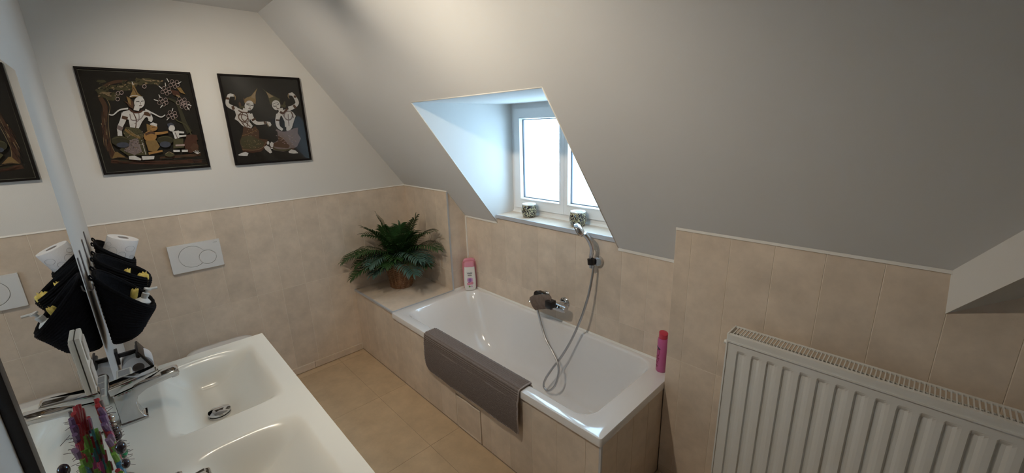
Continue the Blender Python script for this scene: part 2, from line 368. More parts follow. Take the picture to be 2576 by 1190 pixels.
# bath surround: tiled apron, end panel and shelf
FL0, FL1, FLZ = 1.250, 1.474, 0.217
ws = struct(MB().box((0, -W_+0.012, 0), (FL0, -W_+0.045, H_-0.036)).box((FL1, -W_+0.012, 0), (XE-0.012, -W_+0.045, H_-0.036)).box((FL0, -W_+0.012, FLZ), (FL1, -W_+0.045, H_-0.036)).build('wall_bath_apron', GROUT))
we = struct(MB().box((XE-0.045, -W_+0.012, 0), (XE-0.004, -B_, H_-0.036)).build('wall_bath_end', GROUT))
wh = struct(MB().box((0, -W_+0.046, 0), (XS-0.002, -P_, H_-0.006)).box((0, -W_+0.012, H_-0.0355), (XS, -W_+0.046, H_-0.006)).build('wall_bath_shelf', GROUT))
FL0, FL1, FLZ = 1.250, 1.474, 0.217
xa = [0.0, XS]+[0.66, 0.80, 0.95, 1.10, FL0]
for i in range(len(xa)-1):
    if i == 0: tiles(ws, (0, -W_+0.012, 0), X_, Z_, -Y_, [0.0, 0.15, 0.30, 0.45, 0.58], [0.0, H_-0.004])
    else: tile(ws, (0, -W_+0.012, 0), X_, Z_, -Y_, [(xa[i], 0), (xa[i+1], 0), (xa[i+1], H_-0.038), (xa[i], H_-0.038)])
tile(ws, (0, -W_+0.012, 0), X_, Z_, -Y_, [(FL0, FLZ), (1.40, FLZ), (1.40, H_-0.038), (FL0, H_-0.038)])
tile(ws, (0, -W_+0.012, 0), X_, Z_, -Y_, [(1.40, FLZ), (FL1, FLZ), (FL1, 0), (1.55, 0), (1.55, H_-0.038), (1.40, H_-0.038)])
tiles(ws, (0, -W_+0.012, 0), X_, Z_, -Y_, [1.55, 1.70, 1.85, 2.00, 2.15, XE-0.006], [0, H_-0.038])
tiles(we, (XE-0.004, 0, 0), Y_, Z_, X_, [-W_+0.012, -0.54, -0.415, -0.285, -B_], [0, H_-0.038])
tiles(wh, (0, 0, H_-0.006), X_, Y_, Z_, [0, 0.29, XS-0.004], [-W_+0.016, -P_], thick=0.006)
MB().box((0, -W_+0.004, H_-0.010), (XS, -W_+0.016, H_+0.002)).build('front_edge', ALU, wh)
MB().box((XS-0.005, -W_+0.006, H_-0.006), (XS+0.003, -P_, H_+0.002)).build('side_edge', ALU, wh)
MB().box((XE-0.012, -W_+0.008, 0), (XE-0.0025, -W_+0.018, H_-0.038)).build('corner_edge', ALU, we)
# inspection hatch in the apron
hatch = thing('inspection_hatch', (1.362, -W_+0.012, 0.0), 'small square tiled inspection hatch with open joints in the bath apron', 'hatch')
MB().box((FL0+0.006, -W_+0.0095, 0.0005), (FL1-0.006, -W_+0.022, FLZ-0.006)).build('panel', TILE, hatch, bevel=0.001, bseg=1)
mb = MB()
for x0, x1, z0, z1 in ((FL0+.008, FL0+.013, .008, FLZ-.008), (FL1-.013, FL1-.008, .008, FLZ-.008), (FL0+.008, FL1-.008, FLZ-.013, FLZ-.008), (FL0+.008, FL1-.008, .008, .013)):
    mb.box((x0, -W_+0.0085, z0), (x1, -W_+0.011, z1))
mb.build('frame', GROUT, hatch)

# ------------------------------------------------------------------ window
win = struct(MB().box((XW1, RR, ZS), (XW1+.045, RR+.06, ZT)).box((XW2-.045, RR, ZS), (XW2, RR+.06, ZT)).box((XW1+.045, RR, ZS), (XW2-.045, RR+.06, ZS+.05)).box((XW1+.045, RR, ZT-.04), (XW2-.045, RR+.06, ZT)).build('window_1', PVC))
XM = 1.3835
for k, (a, b2) in enumerate(((XW1+.03, XM-0.001), (XM+0.001, XW2-.03))):
    g0, g1 = (1.022, 1.346) if k == 0 else (1.421, 1.775)
    z0, z1, za, zb = ZS+.035, ZT-.03, 1.205, 1.712
    yf = RR-0.012
    mb = MB().box((a, yf, z0), (g0-.012, RR+.05, z1)).box((g1+.012, yf, z0), (b2, RR+.05, z1)).box((g0-.012, yf, z0), (g1+.012, RR+.05, za-.012)).box((g0-.012, yf, zb+.012), (g1+.012, RR+.05, z1))
    sash = mb.build('sash', PVC, win)
    # glazing bead, bevelled inwards
    def fr(o_, y): return [Vector(p) for p in ((g0-o_, y, za-o_), (g1+o_, y, za-o_), (g1+o_, y, zb+o_), (g0-o_, y, zb+o_))]
    MB().rings([fr(.013, yf-.001), fr(.011, yf-.006), fr(.005, yf-.006), fr(.0, yf+.020)], smooth=False).build('glazing_bead', PVC, sash)
    MB().rings([fr(.0, yf+.018), fr(-.004, yf+.021), fr(-.004, yf+.032)], smooth=False).build('seal', SEAL, sash)
    MB().box((g0-.008, yf+.03, za-.008), (g1+.008, yf+.034, zb+.008)).build('pane', GLASS, sash)
    MB().rings([fr(.0, yf+.034), fr(-.002, yf+.046), fr(.01, yf+.050)], smooth=False).build('outer_bead', PVC, sash)
sill = MB().box((XW1+.0, 0.004, ZS-.016), (XW2, 0.26, ZS-.004)).build('sill_base', GROUT, win)
tiles(win, (0, 0, ZS-.004), X_, Y_, Z_, [XW1, 1.24, 1.54, XW2], [-0.004, RR], thick=0.004, name='sill_tile')
MB().box((XW1+.001, -0.012, ZS-.022), (XW2-.001, -0.002, ZS+.0015)).build('sill_edge', ALU, win)
MB().prism([(XW1, RR-.012, ZS), (XW1, RR+.0, ZS), (XW1, RR, ZS+.012)], (XW2-XW1, 0, 0)).build('sealant', CAULK, win)

# ------------------------------------------------------------------ bathtub
def bath():
    mb = MB(); x0, x1, y0, y1, z = XS+.004, XE, -W_, -.004, H_
    n = 10
    # rim edge, flat top, basin
    R = [rrect(x0+.012, x1-.012, y0+.012, y1-.004, .012, z-.034, n), rrect(x0, x1, y0, y1, .012, z-.036, n), rrect(x0, x1, y0, y1, .012, z-.006, n), rrect(x0+.002, x1-.002, y0+.002, y1-.002, .012, z-.001, n), rrect(x0+.007, x1-.007, y0+.007, y1-.006, .012, z, n)]
    ix0, ix1, iy0, iy1 = .655, 2.122, -.603, -.034
    R.append(rrect(ix0-.008, ix1+.008, iy0-.008, iy1+.008, .085, z, n))
    R.append(rrect(ix0, ix1, iy0, iy1, .085, z-.003, n))
    R.append(rrect(ix0+.005, ix1-.005, iy0+.005, iy1-.005, .085, z-.010, n))
    for t, zz in ((.06, .46), (.14, .40), (.24, .33), (.36, .25), (.48, .19), (.60, .15), (.74, .122), (.88, .108), (1.0, .102)):
        s = t
        R.append(rrect(ix0+.008+.37*s, ix1-.008-.17*s, iy0+.008+.115*s, iy1-.008-.105*s, .085+.06*s, zz, n))
    mb.rings(R, 0, True, True, False, True)
    return mb
tub = thing('bathtub', ((XS+XE)/2, -W_/2, 0.0), 'long white enamel bathtub built into the tiled surround under the dormer window', 'bathtub')
bath().build('basin', ENAMEL, tub, shade=True)
mb = MB(); mb.prism([(XS+.006, -.0016, H_-.002), (XS+.006, -.010, H_-.002), (XS+.006, -.0016, H_+.009)], (XE-XS-.008, 0, 0)).prism([(XS+.001, -P_, H_-.002), (XS+.010, -P_, H_-.002), (XS+.001, -P_, H_+.009)], (0, P_, 0))
mb.build('sealant', CAULK, tub)

# ------------------------------------------------------------------ bath mat over the rim
def mat_over():
    mb = MB(); xL, xR2 = 1.005, 1.790
    prof = []      # (y,z) profile from inside the bath over the rim down the front
    def P(y, z): prof.append(Vector((0, y, z)))
    off = .003
    yi = -.597
    for i in range(9): P(yi+.004+.002*math.cos(i), H_-.055+.006*i)
    for i in range(7):
        a = math.radians(180*0+90*i/6); P(yi-.010+.013*math.cos(a), H_-.004+.011*math.sin(a))
    for i in range(1, 12): P(yi-.010-(.050*i/12), H_+.007)
    yo = -W_-.004
    for i in range(8):
        a = math.radians(90+90*i/7); P(yo+.010+.014*math.cos(a), H_-.006+.013*math.sin(a))
    for i in range(1, 40):
        z = H_-.006-(.218*i/39); P(yo-.004-.006*math.sin(i/39*math.pi)-.002*i/39, z)
    pr = spline(prof, 3); L = [0]
    for i in range(1, len(pr)): L.append(L[-1]+(pr[i]-pr[i-1]).length)
    nx = 230; rows = []; back = []
    for i, p in enumerate(pr):
        t = (pr[min(i+1, len(pr)-1)]-pr[max(i-1, 0)]).normalized(); nv = Vector((0, -t.z, t.y))*-1
        if nv.dot(Vector((0, -.6, .8))) < 0 and i > 20: nv = -nv
        if i <= 20 and nv.y < 0 and i < 12: nv = -nv
        row = []; rb = []
        for j in range(nx+1):
            s = j/nx; x = xL+(xR2-xL)*s
            # rounded lower corners
            end = L[-1]-L[i]; c = .05
            dx = 0
            if end < c:
                dx = (c-math.sqrt(max(0, c*c-(c-end)**2)))*(1 if s < .5 else .15)
            xx = x+dx*(1-2*s if abs(1-2*s) > .8 else (1-2*s))
            hang = smooth01((H_-.012-p.z)/.03) if i > 30 else 0
            rx_ = abs(math.sin(x*math.pi/.0098+.9*math.sin(L[i]*60+x*7)+.4*math.sin(L[i]*150)))
            rl_ = abs(math.sin(L[i]*math.pi/.0110))
            h = (.0045*rx_*(.5+.5*abs(math.sin(L[i]*math.pi/.012+j*1.9))))*hang+(.0045*rl_*(.5+.5*abs(math.sin(x*math.pi/.008+i*.7))))*(1-hang)+random.random()*.0018
            sag = .003*math.sin(x*9)+.002*math.sin(x*23+1)
            q = Vector((xx, p.y, p.z))+nv*(h+.004)
            if p.z < H_-.05: q.y -= abs(sag)
            row.append(q); rb.append(Vector((xx, p.y, p.z))+Vector((0, -abs(sag) if p.z < H_-.05 else 0, 0)))
        rows.append(row); back.append(rb)
    mb.grid(rows); mb.grid([list(reversed(r)) for r in back])
    hem = MB()
    for s in (0, nx):
        hem.tube([rows[i][s].lerp(back[i][s], .5) for i in range(0, len(rows), 2)], .0042, 6)
    hem.tube([rows[-1][j].lerp(back[-1][j], .5) for j in range(0, nx+1, 3)], .0042, 6)
    return mb, hem
bm_ = thing('bath_mat', (1.40, -W_, H_), 'grey brown chenille bath mat hung over the front rim of the bathtub', 'bath mat')
a, h = mat_over(); a.build('pile', MATG, bm_); h.build('hem', HEM, bm_)

# ------------------------------------------------------------------ bath mixer, hand shower, hose, bracket
mx0, my, mz = 1.44, -.075, .635
mix = thing('bath_mixer', (mx0, 0, mz), 'chrome wall mounted bath mixer below the candle jars', 'mixer tap')
mb = MB().lathe([(.0, -.100), (.022, -.100), (.025, -.094), (.025, .094), (.022, .100), (.0, .100)], (mx0, my, mz), 20, ax=(1, 0, 0), cap0=False, cap1=False)
mb.build('body', CHROME, mix, shade=True)
for s in (-1, 1):
    MB().lathe([(.0, .0), (.036, .0), (.036, .006), (.026, .016), (.016, .020), (.016, .075), (0, .075)], (mx0+s*.075, 0, mz), 20, ax=(0, -1, 0), cap0=False, cap1=False).build('wall_flange', CHROME, mix, shade=True)
MB().lathe([(0, 0), (.024, 0), (.024, .03), (.020, .045), (0, .05)], (mx0+.098, my, mz), 20, ax=(1, 0, 0), cap0=False, cap1=False).build('knob', CHROME, mix, shade=True)
MB().tube(spline([(mx0-.108, my, mz-.004), (mx0-.118, my-.016, mz-.010), (mx0-.120, my-.028, mz-.022)], 6), .012, 12).build('spout', CHROME, mix, shade=True)
MB().lathe([(.0, 0), (.010, 0), (.010, .018), (.013, .020), (.013, .034), (.007, .036), (.007, .05), (0, .05)], (mx0-.078, my-.006, mz-.018), 14, ax=(0, 0, -1), cap0=False, cap1=False).build('hose_union', CHROME, mix, shade=True)
# bracket
BX = Vector((1.735, 0, .955))
br = thing('shower_bracket', BX, 'chrome and black wall bracket holding the hand shower', 'bracket')
MB().lathe([(0, 0), (.026, 0), (.026, .022), (.022, .028), (0, .028)], BX+Vector((.016, -.002, 0)), 24, ax=(.25, -1, 0), cap0=False, cap1=False).build('wall_disc', CHROME, br, shade=True)
MB().lathe([(.014, -.016), (.020, -.016), (.020, .016), (.014, .016)], BX+Vector((-.006, -.045, 0)), 18, ax=(-.12, 0, 1), cap0=False, cap1=False).box(BX+Vector((-.002, -.032, -.01)), BX+Vector((.018, -.018, .01))).build('clamp', BLACKP, br, shade=True)
# hand shower: handle rises from the bracket, head leans into the room
hp = [BX+Vector((-.006, -.045, -.035)), BX+Vector((-.008, -.046, .02)), hit(1489, 625, 1, -.060), hit(1481, 602, 1, -.085), hit(1470, 588, 1, -.105)]
hs = thing('hand_shower', hp[0], 'chrome hand shower with round head and grey metal hose hung on wall bracket', 'hand shower')
pth = spline(hp, 8); MB().tube(pth, [.0105+.004*smooth01(i/len(pth)) for i in range(len(pth))], 14).build('handle', CHROME, hs, shade=True)
hc = hit(1459, 577, 1, -.130); hax = Vector((-.62, -.42, -.50)).normalized()
MB().lathe([(0, -.014), (.020, -.013), (.034, -.006), (.038, .004), (.038, .012), (.033, .016), (0, .016)], hc, 28, ax=hax, cap0=False, cap1=False).build('head', CHROME, hs, shade=True)
MB().lathe([(0, .0165), (.031, .0165), (.029, .019), (0, .019)], hc, 28, ax=hax, cap0=False, cap1=False).build('spray_face', BLACKP, hs, shade=True)
# hose: drops from the handle, loops on the bath floor and rises to the mixer
hpts = [(1493, 672, -.048), (1487, 712, -.058), (1478, 752, -.072), (1462, 800, -.09), (1440, 850, -.11), (1415, 893, -.14), (1391, 925, -.165), (1373, 952, -.185), (1368, 972, -.195), (1380, 983, -.20), (1396, 970, -.195), (1405, 940, -.18), (1403, 914, -.165), (1390, 885, -.145), (1374, 855, -.12), (1364, 825, -.10)]
hq = [hp[0]+Vector((0, 0, .0))]+[hit(x, y, 1, d) for x, y, d in hpts]+[Vector((mx0-.078, my-.006, mz-.066))]
MB().tube(spline(hq, 10), .0068, 8).build('hose', HOSEM, hs, shade=True)

# cloth mitt lying over the mixer
mc = Vector((mx0-.015, my-.02, mz+.028))
mt = thing('bath_mitt', mc, 'crumpled taupe washcloth with black lining draped over the chrome bath mixer', 'washcloth')
def blob(c, ax1, ax2, ax3, n=16, wob=.1, seed=0, mbx=None):
    rnd = random.Random(seed); ph = [rnd.random()*6 for _ in range(4)]; rs = []
    for i in range(1, 9):
        a = math.pi*i/9; r = []
        for j in range(n):
            t = 2*math.pi*j/n; sx, sy, sz = math.sin(a)*math.cos(t), math.sin(a)*math.sin(t), -math.cos(a)
            pw = lambda q: math.copysign(abs(q)**.62, q)
            k = 1+wob*math.sin(3*t+ph[0])*math.sin(2*a+ph[1])+wob*.5*math.sin(5*t+ph[2])
            r.append(Vector(c)+(Vector(ax1)*pw(sx)+Vector(ax2)*pw(sy)+Vector(ax3)*pw(sz))*k)
        rs.append(r)
    return (mbx or MB()).rings(rs, 0, True, True, True, True)
blob(mc+Vector((-.012, .006, .002)), (.064, 0, -.004), (0, .024, -.006), (0, .006, .036), wob=.05, seed=3).build('lining', BLACKP, mt, shade=True)
# draped top layer: sheet that follows the mixer, hanging to the front
cg = [[hit(1346, 741, 1, -.085), hit(1360, 737, 1, -.085), hit(1378, 741, 1, -.085)],
      [hit(1331, 750, 1, -.118), hit(1358, 744, 1, -.122), hit(1384, 746, 1, -.118)],
      [hit(1337, 764, 1, -.130), hit(1360, 763, 1, -.136), hit(1387, 762, 1, -.130)],
      [hit(1346, 779, 1, -.128), hit(1366, 776, 1, -.134), hit(1389, 778, 1, -.128)]]
cr_ = [spline(r, 12) for r in cg]; cols = [spline([r[j] for r in cr_], 6) for j in range(len(cr_[0]))]
rows = [[cols[j][i]+Vector((0, .004*math.sin(j*.55+i*.3)+.002*math.sin(j*1.3-i*.6), 0)) for j in range(len(cols))] for i in range(len(cols[0]))]
rb = [[p+Vector((0, .004, -.005)) for p in r] for r in rows]
mb = MB().grid(rows).grid([list(reversed(r)) for r in rb])
for e1, e2 in ((rows[0], rb[0]), (rows[-1], rb[-1]), ([r[0] for r in rows], [r[0] for r in rb]), ([r[-1] for r in rows], [r[-1] for r in rb])): mb.grid([e1, e2])
mb.build('cloth', TAUPE, mt)
MB().box(mc+Vector((.056, -.050, -.020)), mc+Vector((.104, -.004, .024))).build('black_tab', BLACKP, mt, bevel=.006)

# ------------------------------------------------------------------ bottles on the bath rim
def text(s, size, mat, parent, loc, rot, name='lettering'):
    c = bpy.data.curves.new(name, 'FONT'); c.body = s; c.size = size; c.align_x = 'CENTER'; c.align_y = 'CENTER'; c.extrude = .0002
    t = bpy.data.objects.new(name, c); COL.objects.link(t)
    dg = bpy.context.evaluated_depsgraph_get(); me = bpy.data.meshes.new_from_object(t.evaluated_get(dg)); bpy.data.objects.remove(t)
    me.name = name; me.materials.clear(); me.materials.append(mat)
    ob = bpy.data.objects.new(name, me); COL.objects.link(ob); ob.parent = parent
    ob.matrix_local = Matrix.Translation(Vector(loc)-ORG[parent.name]) @ rot; ORG[ob.name] = Vector(loc); return ob
def facing(n, up=Z_):       # rotation whose local Z looks along n, local Y up
    n = Vector(n).normalized(); x = Vector(up).cross(n).normalized(); y = n.cross(x); return Matrix((x, y, n)).transposed().to_4x4()
def flatbottle(base, ang, w, d, prof, name='body', n=28):
    """profile list (z, width factor, depth factor)"""
    ca, sa = math.cos(ang), math.sin(ang); rs = []
    for z, fw_, fd in prof:
        z *= 1.07
        r = []
        for j in range(n):
            t = 2*math.pi*j/n; pw = lambda q: math.copysign(abs(q)**.6, q)
            lx, ly = pw(math.cos(t))*w/2*fw_, pw(math.sin(t))*d/2*fd
            r.append(Vector(base)+Vector((lx*ca-ly*sa, lx*sa+ly*ca, z)))
        rs.append(r)
    return MB().rings(rs, 0, True, True, True, True)
bb = Vector((.665, -.060, H_+.0005)); vdir = Vector((CAM.x-bb.x, CAM.y-bb.y, 0)).normalized(); ang = math.atan2(vdir.y, vdir.x)+math.pi/2
bt = thing('shower_gel_bottle', bb, 'white shower gel bottle with pink cap and pink floral print on bath corner', 'bottle')
flatbottle(bb, ang, .088, .038, [(0, .80, .8), (.003, .90, .95), (.02, .97, 1), (.07, 1.0, 1), (.12, .96, 1), (.165, .87, .95), (.170, .84, .9)]).build('body', BOTW, bt, shade=True)
flatbottle(bb, ang, .088, .038, [(.1705, .80, .85), (.172, .86, .92), (.200, .80, .88), (.206, .66, .8), (.208, .5, .6)]).build('cap', PINKC, bt, shade=True)
fn = vdir+Vector((0, 0, 0)); side = Vector((-vdir.y, vdir.x, 0)); rot = facing(fn); fr_ = bb+vdir*.0196
def patch(par, name, cx, cz, w2, h2, mat, k=0, n=16, face=None, ctr=None, power=1.0):
    c = (ctr or fr_)+side*cx+Vector((0, 0, cz))+vdir*(.0002*k); pts = []
    for j in range(n):
        t = 2*math.pi*j/n; pw = lambda q: math.copysign(abs(q)**power, q)
        pts.append(c+side*(pw(math.cos(t))*w2/2)+Z_*(pw(math.sin(t))*h2/2))
    return MB().prism(pts, vdir*.0003).build(name, mat, par)
text('LACURA', .0105, NAVY, bt, fr_+Vector((0, 0, .140)), rot)
patch(bt, 'label_bar', 0, .1335, .036, .0035, NAVY, power=.3)
patch(bt, 'label_text', 0, .1195, .030, .011, INK, power=.5)
patch(bt, 'label_print', 0, .083, .042, .036, LILAC, power=.6)
patch(bt, 'label_print', 0, .083, .022, .026, PURP, 1, power=.5)
patch(bt, 'label_bar', 0, .066, .028, .003, NAVY, 1, power=.3)
patch(bt, 'label_flower', -.008, .054, .032, .022, PINKP, 2)
patch(bt, 'label_flower', .013, .058, .022, .024, PINKC, 3)
patch(bt, 'label_leaf', -.005, .032, .014, .013, GREENP, 1); patch(bt, 'label_mark', .011, .033, .012, .012, LILAC, 1)
b2_ = bb+Vector((-.030, .024, 0))
pb = thing('pink_bottle', b2_, 'plain pink bottle standing behind the white shower gel bottle', 'bottle')
flatbottle(b2_, ang, .104, .034, [(0, .8, .8), (.003, .92, .95), (.10, 1.0, 1), (.175, 1.0, .95), (.196, .92, .85)]).build('body', PINKR, pb, shade=True)
flatbottle(b2_, ang, .104, .034, [(.1965, .84, .8), (.199, .88, .84), (.214, .74, .74), (.219, .5, .6)]).build('cap', PINKC, pb, shade=True)
# round pink powder bottle
pb2 = Vector((2.172, -.075, H_+.0005))
pw_ = thing('powder_bottle', pb2, 'tall round pink bottle with slanted red cap at the radiator end of bath', 'bottle')
MB().lathe([(0, 0), (.022, 0), (.0245, .004), (.0245, .165), (.0215, .175), (0, .176)], pb2, 28, cap0=False, cap1=False).build('body', PINKB, pw_, shade=True)
rs = []
for z, r, tl in ((.1765, .0200, 0), (.190, .0205, .0), (.202, .0205, .22), (.204, .017, .22)):
    rs.append([pb2+Vector((r*math.cos(2*math.pi*j/24), r*math.sin(2*math.pi*j/24), z-tl*r*math.cos(2*math.pi*j/24+.5))) for j in range(24)])
MB().rings(rs, 0, True, True, True, True).build('cap', REDC, pw_, shade=True)
def wrap(par, name, a0, a1, z0, z1, mat, r=.0249, slant=0):
    v0 = math.atan2(CAM.y-pb2.y, CAM.x-pb2.x); n_ = 8; rows = []
    for zz in (0, 1):
        rows.append([pb2+Vector((r*math.cos(v0+a0+(a1-a0)*j/n_), r*math.sin(v0+a0+(a1-a0)*j/n_), (z0 if zz == 0 else z1)+slant*j/n_)) for j in range(n_+1)])
    return MB().grid(rows).build(name, mat, par)
wrap(pw_, 'lettering', -1.25, -.45, .130, .139, NAVY, slant=-.012); wrap(pw_, 'lettering', -.75, -.35, .125, .129, NAVY, slant=-.004)
for k in range(14):     # looped ribbon emblem
    t0, t1 = 2*math.pi*k/14, 2*math.pi*(k+1)/14
    c0, c1 = (-.85+.33*math.cos(t0), .103+.020*math.sin(t0)), (-.85+.33*math.cos(t1), .103+.020*math.sin(t1))
    v0 = math.atan2(CAM.y-pb2.y, CAM.x-pb2.x)
    if k == 0: ring = []
    ring.append((c0, v0))
rr_ = MB(); rows = []
for kk in (1.0, .72):
    rows.append([pb2+Vector((.0249*math.cos(v0-.85+.33*kk*math.cos(2*math.pi*j/20)), .0249*math.sin(v0-.85+.33*kk*math.cos(2*math.pi*j/20)), .103+.022*kk*math.sin(2*math.pi*j/20))) for j in range(20)])
rr_.rings(rows).build('emblem', DKRED, pw_)
for z, a1 in ((.078, -.45), (.070, -.55), (.058, -.75), (.050, -.8), (.036, -.75), (.030, -.9)): wrap(pw_, 'lettering', -1.35, a1, z, z+.005, DKRED, slant=-.008)

# ------------------------------------------------------------------ palm in a wicker pot
pc = hit(1011, 717, 2, H_); pc = Vector((pc.x, pc.y, H_+.0005))
palm = thing('potted_palm', pc, 'artificial palm with dark green fronds in a brown wicker pot on tiled shelf', 'potted plant')
PH = .195
def prad(t): return .082+.020*smooth01(t*1.1)
n = 96; rs = []; NR = 24
for i in range(NR*4+1):
    t = i/(NR*4); row = min(i//4, NR-1); r = []
    for j in range(n):
        a = 2*math.pi*j/n; rr = prad(t)+.0026*abs(math.sin(math.pi*i/4))+.0030*math.sin(a*16+math.pi*row)
        r.append(pc+Vector((rr*math.cos(a), rr*math.sin(a), PH*t)))
    rs.append(r)
for i in range(6):
    rs.append([pc+Vector(((prad(1)-.012)*math.cos(2*math.pi*j/n), (prad(1)-.012)*math.sin(2*math.pi*j/n), PH-.005*i)) for j in range(n)])
MB().rings(rs, 0, True, True, True, True).build('pot', WICK, palm)
mb = MB()
for k in range(16):
    a = 2*math.pi*(k+.5)/16
    for da in (-.035, .035):
        mb.tube([pc+Vector(((prad(t)+.0015)*math.cos(a+da), (prad(t)+.0015)*math.sin(a+da), PH*t)) for t in (0.01, .25, .5, .75, 1)], .0022, 5)
mb.build('stakes', WICKL, palm)
mb = MB()
for ph in (0, math.pi): mb.tube([pc+Vector(((prad(1)+.002+.004*math.cos(12*a+ph))*math.cos(a), (prad(1)+.002+.004*math.cos(12*a+ph))*math.sin(a), PH+.004*math.sin(12*a+ph))) for a in [2*math.pi*i/96 for i in range(97)]], .0042, 5, caps=False)
mb.build('rim_braid', WICKL, palm)
rnd = random.Random(4)
Rv = Vector((math.cos(YAW), math.sin(YAW), 0)); Tv = Vector((Rv.y, -Rv.x, 0))     # along the picture / towards the room
def frond(rt, tw, up, L, droop, mat, width=.150, pairs=19, roll=0.0):
    p0 = pc+Vector((0, 0, PH-.02))+Vector((rnd.uniform(-.03, .03), rnd.uniform(-.03, .03), 0))
    d = (Rv*rt+Tv*tw+Z_*up).normalized(); stem = []; n_ = 18; p = p0.copy(); dd = d.copy()
    for i in range(n_+1):
        stem.append(p.copy()); p = p+dd*(L/n_); dd = (dd+Vector((0, 0, -droop/n_*(.4+1.6*i/n_)))).normalized()
        p.x = max(p.x, .035); p.y = min(p.y, -P_-.035)
        if p.x < XS-.02: p.z = max(p.z, H_+.03)
    mb = MB(); mb.tube(stem, [.0035*(1-.75*i/n_) for i in range(n_+1)], 5, 1)
    for k in range(pairs):
        f = .24+.76*k/(pairs-1); idx = f*n_; i0 = min(int(idx), n_-1); q = stem[i0].lerp(stem[i0+1], idx-i0)
        t = (stem[min(i0+1, n_)]-stem[max(i0-1, 0)]).normalized()
        sd = t.cross(Z_); sd = sd.normalized() if sd.length > .05 else Rv
        nv = sd.cross(t).normalized()
        sd, nv = sd*math.cos(roll)+nv*math.sin(roll), nv*math.cos(roll)-sd*math.sin(roll)
        ll = width*(math.sin(math.pi*(.16+.74*f))**.8)*rnd.uniform(.9, 1.08)
        for s in (-1, 1):
            if k == pairs-1 and s > 0: s = .15
            dirv = (sd*s*.95+t*(.38+.5*f)+nv*.25).normalized(); wv = dirv.cross(nv).normalized()
            pts = []
            cur = q.copy(); dc = dirv.copy()
            for m_ in range(5):
                tt = m_/4; wd = .0072*(math.sin(math.pi*(.18+.80*tt)))**.8 if m_ < 4 else .0004
                pts.append((cur-wv*wd, cur+nv*.0012*(1-tt)*0-nv*.0018, cur+wv*wd))
                cur = cur+dc*(ll/4); dc = (dc-Vector((0, 0, .26+.14*droop))).normalized() if m_ > 0 else dc
                cur.x = max(cur.x, .012); cur.y = min(cur.y, -P_-.012) if cur.x < XS+.01 else min(cur.y, -.015)
                if cur.x < XS+.01: cur.z = max(cur.z, H_+.008)
            vs_ = [v for tr in pts for v in tr]; fs = []
            for m_ in range(4):
                for c_ in (0, 1): fs.append((m_*3+c_, m_*3+c_+1, m_*3+4+c_, m_*3+3+c_))
            mb.add(vs_, fs, 0, True)
    mb.build('frond', [mat, STEMG], palm)
FR = [(-.95, .50, 1.00, .50, 1.15, LEAF), (-.80, .70, 1.25, .47, 1.05, LEAF), (-1.0, .66, .45, .46, .95, LEAF), (-.62, .30, 1.5, .46, 1.05, LEAF), (-.45, .85, .95, .40, 1.25, LEAFB),
      (-.14, .25, 1.5, .40, .45, LEAF, .78), (.16, .25, 1.5, .38, .40, LEAF, .78), (.02, .05, 1.5, .38, .25, LEAF, .78), (.65, .30, 1.4, .46, 1.0, LEAF), (.85, .45, 1.15, .47, 1.15, LEAF), (.62, .75, 1.15, .43, 1.3, LEAFB), (.55, .85, .65, .38, 1.1, LEAFB), (-.15, .95, .9, .33, 1.1, LEAF), (.20, .95, 1.2, .33, 1.1, LEAF), (-.60, .9, .55, .37, 1.0, LEAFB), (.40, .5, 1.5, .42, .9, LEAF), (-.4, .4, 1.5, .43, .85, LEAF), (.9, .55, .65, .40, .95, LEAF), (-.3, .1, 1.6, .44, .7, LEAF), (.35, .1, 1.6, .42, .7, LEAF), (.05, .7, 1.4, .34, 1.0, LEAF), (-.75, .55, .8, .44, 1.2, LEAF), (.75, .6, .9, .42, 1.2, LEAFB)]
for a_ in FR: frond(a_[0], a_[1], a_[2]*.92, a_[3]*(a_[6] if len(a_) > 6 else (.80 if a_[0] < -.5 else .90)), a_[4]*1.1, a_[5])
MB().lathe([(0, 0), (.06, .012), (prad(1)-.013, -.002)], pc+Vector((0, 0, PH-.022)), 20, cap0=False, cap1=False).build('moss', SOIL, palm, shade=True)

# ------------------------------------------------------------------ candle jars on the sill
for k, (x, y, lab) in enumerate(((1.150, .082, 'mottled black and cream candle jar on window sill beside the left reveal'), (1.538, .085, 'mottled black and cream candle jar on window sill above the hand shower'))):
    c = Vector((x, y, ZS+.0005)); jr = thing('candle_jar', c, lab, 'candle jar', 'mottled candle jars on the window sill')
    MB().lathe([(0, 0), (.034, 0), (.040, .004), (.049, .028), (.050, .045), (.044, .078), (.043, .083), (.041, .083), (.041, .06), (0, .058)], c, 32, cap0=False, cap1=False).build('jar', JAR, jr, shade=True)
    MB().lathe([(.0385, .0605), (.0445, .0835), (.0430, .0870), (.028, .0850), (.024, .066), (0, .064)], c, 32, cap0=False, cap1=False).build('rim', JARW, jr, shade=True)

# ------------------------------------------------------------------ radiator
rad = thing('radiator', (3.1, -B_, .14), 'white ribbed panel radiator with slotted top grille on the tiled knee wall', 'radiator')
RX0, RX1, RY0, RY1, RZ0, RZ1 = 2.515, 3.715, -.305, -.228, .14, .92
per = .0478; fx0 = 2.553; nf = 24
xsamp = [RX0+.006, RX0+.02]; 
prof = [(RX0+.006, 0), (fx0-.003, 0)]
for k in range(nf):
    x = fx0+k*per
    for dx, dep in ((0, 0), (.004, .0075), (.010, .0085), (.018, .0075), (.026, .0025), (.034, .0006), (.044, 0)): prof.append((x+dx, dep))
prof.append((RX1-.006, 0))
zrows = [(RZ0+.02, 0), (RZ0+.05, 0), (RZ0+.062, 1), (RZ1-.072, 1), (RZ1-.062, .3), (RZ1-.056, 0), (RZ1-.030, 0)]
mb = MB(); mb.grid([[Vector((x, RY0+d*m_, z)) for x, d in prof] for z, m_ in zrows], 0, False)
